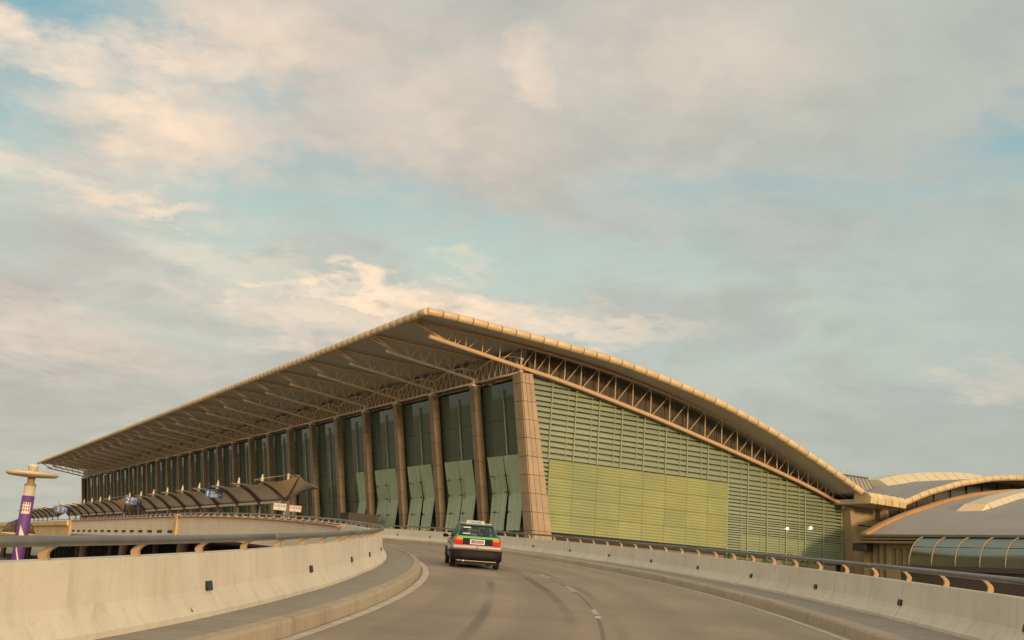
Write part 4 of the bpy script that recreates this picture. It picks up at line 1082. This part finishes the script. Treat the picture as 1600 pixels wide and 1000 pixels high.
# lower body: silver
mb = MB(); R = []
for y, k in LEN:
    zt_ = .80
    R.append([(-.70 * k, y, .24), (.70 * k, y, .24), (.80 * k, y, .30), (.835 * k, y, .50), (.825 * k, y, .74), (.81 * k, y, zt_), (-.81 * k, y, zt_), (-.825 * k, y, .74), (-.835 * k, y, .50), (-.80 * k, y, .30)])
loft(mb, R); tx(mb, 'lower_body', M['taxi_silver'])
# upper body: green shoulder and bonnet
mb = MB(); R = []
for (y, k), zt_, kk in zip(LEN, (1.03, 1.055, 1.05, .99, .97, .93, .84, .803), (.87, .88, .93, .95, .95, .94, .92, .90)):
    R.append([(-.81 * k, y, .795), (.81 * k, y, .795), (.80 * k, y, .795 + (zt_ - .795) * .6), (.80 * k * kk + .0, y, zt_ - .012), (.74 * k * kk, y, zt_), (-.74 * k * kk, y, zt_), (-.80 * k * kk, y, zt_ - .012), (-.80 * k, y, .795 + (zt_ - .795) * .6)])
loft(mb, R); tx(mb, 'upper_body', M['taxi_green'])
# cabin frame: roof and pillars around open windows
def cab(y, w, z): return (w, y, z)
rb = [(-1.80, .66, 1.05), (-1.22, .53, 1.41)]         # rear screen bottom / top (y, half width, z)
fb = [(.95, .66, .98), (.30, .53, 1.40)]              # windscreen
mb = MB()
mb.rings([[(-w, y, z - .045), (w, y, z - .045), (w - .05, y, z + .012), (0, y, z + .03), (-w + .05, y, z + .012)] for y, w, z in ((-1.26, .545, 1.41), (-1.0, .57, 1.43), (-.4, .58, 1.435), (.28, .55, 1.405))], sm=True)
tx(mb, 'roof', M['taxi_green'])
for s in (-1, 1):
    for pts, r in (([(s * .68, -1.84, 1.03), (s * .565, -1.24, 1.41)], .03), ([(s * .69, .98, .96), (s * .545, .28, 1.40)], .03), ([(s * .755, -.35, .98), (s * .585, -.38, 1.42)], .03), ([(s * .75, -1.25, 1.0), (s * .575, -1.05, 1.41)], .04)):
        mb = MB(); mb.tube(pts, r, 6); tx(mb, 'pillar', M['taxi_green'])
    for y0, y1, yt0, yt1 in ((-1.20, -.40, -1.02, -.42), (-.32, .90, -.35, .27)):
        mb = MB(); mb.quad((s * .752, y0, 1.0), (s * .752, y1, .98), (s * .585, yt1, 1.395), (s * .585, yt0, 1.395)); tx(mb, 'side_window', M['glass_car'])
mb = MB(); mb.quad((-.68, -1.83, 1.05), (.68, -1.83, 1.05), (.555, -1.25, 1.40), (-.555, -1.25, 1.40)); tx(mb, 'rear_window', M['glass_car'])
mb = MB()
for pts in ([(-.66, -1.84, 1.05), (.66, -1.84, 1.05)], [(-.53, -1.26, 1.395), (.53, -1.26, 1.395)]): mb.tube(pts, .02, 5)
tx(mb, 'window_seal', M['bumper'])
mb = MB(); mb.quad((-.66, .95, .98), (.66, .95, .98), (.535, .29, 1.39), (-.535, .29, 1.39)); tx(mb, 'windscreen', M['glass_car'])
# inside: parcel shelf, seats, head restraints
mb = MB(); mb.box(-.60, .60, -1.78, -1.3, .985, 1.045); tx(mb, 'parcel_shelf', M['parcel'])
mb = MB(); mb.box(-.6, .6, -1.28, -1.1, .7, 1.08); tx(mb, 'rear_seat', M['seat'])
for x in (-.34, .34):
    mb = MB(); mb.box(x - .22, x + .22, -.30, -.14, .6, 1.12); tx(mb, 'front_seat', M['seat'])
    mb = MB(); mb.rings([[(x + a * .12, -.22 + b * .05, 1.22 + c * .08) for a, b in ((-1, -1), (1, -1), (1, 1), (-1, 1))] for c in (-1, 0, 1)]); tx(mb, 'head_restraint', M['seat'])
for x in (-.32, .30):
    mb = MB(); mb.lathe([(.03, 1.045), (.09, 1.06), (.10, 1.13), (.06, 1.18), (.02, 1.19)], x, -1.5, 12); tx(mb, 'shelf_speaker', M['seat'])
mb = MB(); mb.quad((-.50, -1.745, 1.105), (-.26, -1.745, 1.105), (-.25, -1.69, 1.14), (-.49, -1.69, 1.14)); mb.quad((-.46, -1.42, 1.305), (-.22, -1.42, 1.305), (-.215, -1.36, 1.34), (-.455, -1.36, 1.34)); o = tx(mb, 'window_sticker', M['white'])
o.location = (0, -.02, .012)
# tailgate: green lip, black panel, lamps, plate, silver strip
mb = MB(); mb.rings([[(-.70, y, z), (.70, y, z)] for y, z in ((-1.86, 1.055), (-1.99, 1.058), (-2.055, 1.035), (-2.055, .985))], closed=False, caps=False, sm=True); tx(mb, 'tailgate_lip', M['taxi_lip'])
mb = MB(); mb.box(-.745, .745, -2.06, -1.9, .775, .980); tx(mb, 'tailgate_panel', M['bumper'])
for s in (-1, 1):
    a, b = sorted((s * .50, s * .775))
    mb = MB(); mb.box(a, b, -2.080, -1.93, .772, .986); mb.box(a + .01, b - .01, -2.09, -2.081, .782, .908); tl = tx(mb, 'tail_light', M['lamp_red'])
    e_ = .06; mb = MB(); mb.box(a + (0 if s > 0 else e_), b - (e_ if s > 0 else 0), -2.083, -1.93, .915, .988); mb.build('amber_lens', M['lamp_orange'], tl)
mb = MB(); mb.box(-.255, .235, -2.085, -2.062, .795, .955); pl_ = tx(mb, 'number_plate', M['white'])
mb = MB(); mb.box(-.225, .205, -2.089, -2.086, .815, .935); mb.build('plate_field', mat('plate_field', (.33, .25, .30), .5), pl_)
text('plate_lettering', '闽D·T6735', .088, M['black'], taxi, Matrix.Translation((-.01, -2.094, .875)) @ Matrix.Rotation(pi / 2, 4, 'X'), .002)
mb = MB(); mb.rings([[(-.79, y, z), (.79, y, z)] for y, z in ((-2.03, .775), (-2.075, .765), (-2.075, .64), (-2.03, .60))], closed=False, caps=False, sm=True); tx(mb, 'tailgate_skin', M['taxi_silver'])
mb = MB(); mb.lathe([(.022, -.01), (.022, .01)], n=10); o = tx(mb, 'lock', M['bumper']); o.location = (0, -2.08, .70); o.rotation_euler = (pi / 2, 0, 0)
mb = MB(); R = []
for x, yy, in ((-.86, -1.72), (-.85, -1.98), (-.76, -2.13), (-.4, -2.16), (.4, -2.16), (.76, -2.13), (.85, -1.98), (.86, -1.72)):
    R.append([(x, yy + .10, .27), (x, yy, .31), (x, yy - .01, .42), (x, yy, .56), (x, yy + .03, .61), (x * .97, yy + .14, .61)])
mb.rings(R, sm=True); tx(mb, 'rear_bumper', M['bumper'])
mb = MB(); mb.tube([(-.45, -2.12, .25), (-.45, -1.8, .25)], .03, 8); tx(mb, 'exhaust', M['rim'])
mb = MB(); mb.box(-.68, .68, -1.9, 1.7, .15, .30); tx(mb, 'underbody', M['bumper'])
for s in (-1, 1):
    for y in (-1.32, 1.28):
        mb = MB(); cx = s * .745
        prof = [(.20, -.085), (.27, -.09), (.29, -.06), (.295, 0), (.29, .06), (.27, .09), (.20, .085)]
        mb.rings([[(cx + t, y + r * cos(a), .295 + r * sin(a)) for a in frange(0, 2 * pi, 24)[:-1]] for r, t in prof], sm=True)
        w = tx(mb, 'wheel', M['tyre'])
        mb = MB(); mb.rings([[(cx + s * t, y + r * cos(a), .295 + r * sin(a)) for a in frange(0, 2 * pi, 16)[:-1]] for r, t in ((.20, .075), (.19, .095), (.05, .08))]); mb.build('rim', M['rim'], w)
    for y in (-1.32, 1.28):
        mb = MB(); xx = s * .834
        mb.rings([[(xx + dx, y + .345 * cos(a), .295 + .345 * sin(a)) for dx in (-.02, .012)] + [(xx + dx, y + .30 * cos(a), .295 + .30 * sin(a)) for dx in (.012, -.02)] for a in frange(-.1, pi + .1, 16)], sm=True); tx(mb, 'wheel_arch', M['bumper'])
    mb = MB(); R = []
    cxm = s * .93
    mb.rings([[(cxm + a * .085 * k, .62 + j, 1.00 + b * .06 * k) for a, b in ((-1, -1), (1, -1), (1, .8), (-1, 1))] for j, k in ((-.03, 1.0), (.05, .95), (.09, .6))], sm=False); mb.tube([(s * .80, .66, .98), (s * .88, .64, .98)], .025, 5); tx(mb, 'wing_mirror', M['bumper'])
    mb = MB(); mb.box(min(s * .835, s * .85), max(s * .835, s * .85), -1.0, .98, .47, .54); tx(mb, 'side_moulding', M['bumper'])
    mb = MB(); mb.box(min(s * .832, s * .85), max(s * .832, s * .85), -.42, -.28, .80, .83); tx(mb, 'door_handle', M['bumper'])
# roof sign on a rack
rs = link('roof_sign', None, taxi)
mb = MB(); mb.hexa([(-.33, -.62, 1.46), (.33, -.62, 1.46), (.33, -.46, 1.46), (-.33, -.46, 1.46)], [(-.30, -.60, 1.575), (.30, -.60, 1.575), (.30, -.48, 1.575), (-.30, -.48, 1.575)]); mb.build('sign_box', M['parcel'], rs)
mb = MB(); mb.box(-.23, .23, -.628, -.612, 1.475, 1.56); mb.build('sign_face', mat('sign_pale_blue', (.35, .42, .55), .5), rs)
text('sign_lettering', 'TAXI 出租', .085, M['blue'], rs, Matrix.Translation((0, -.634, 1.517)) @ Matrix.Rotation(pi / 2, 4, 'X'), .002)
mb = MB(); mb.tube([(-.60, -.54, 1.43), (-.56, -.54, 1.48), (.56, -.54, 1.48), (.60, -.54, 1.43)], .012, 5); mb.build('rack_bar', M['rim'], rs)
mb = MB(); mb.tube([(-.50, -1.22, 1.43), (-.62, -1.5, 1.46)], .006, 4); tx(mb, 'aerial', M['bumper'])
print('objects', len(bpy.data.objects))
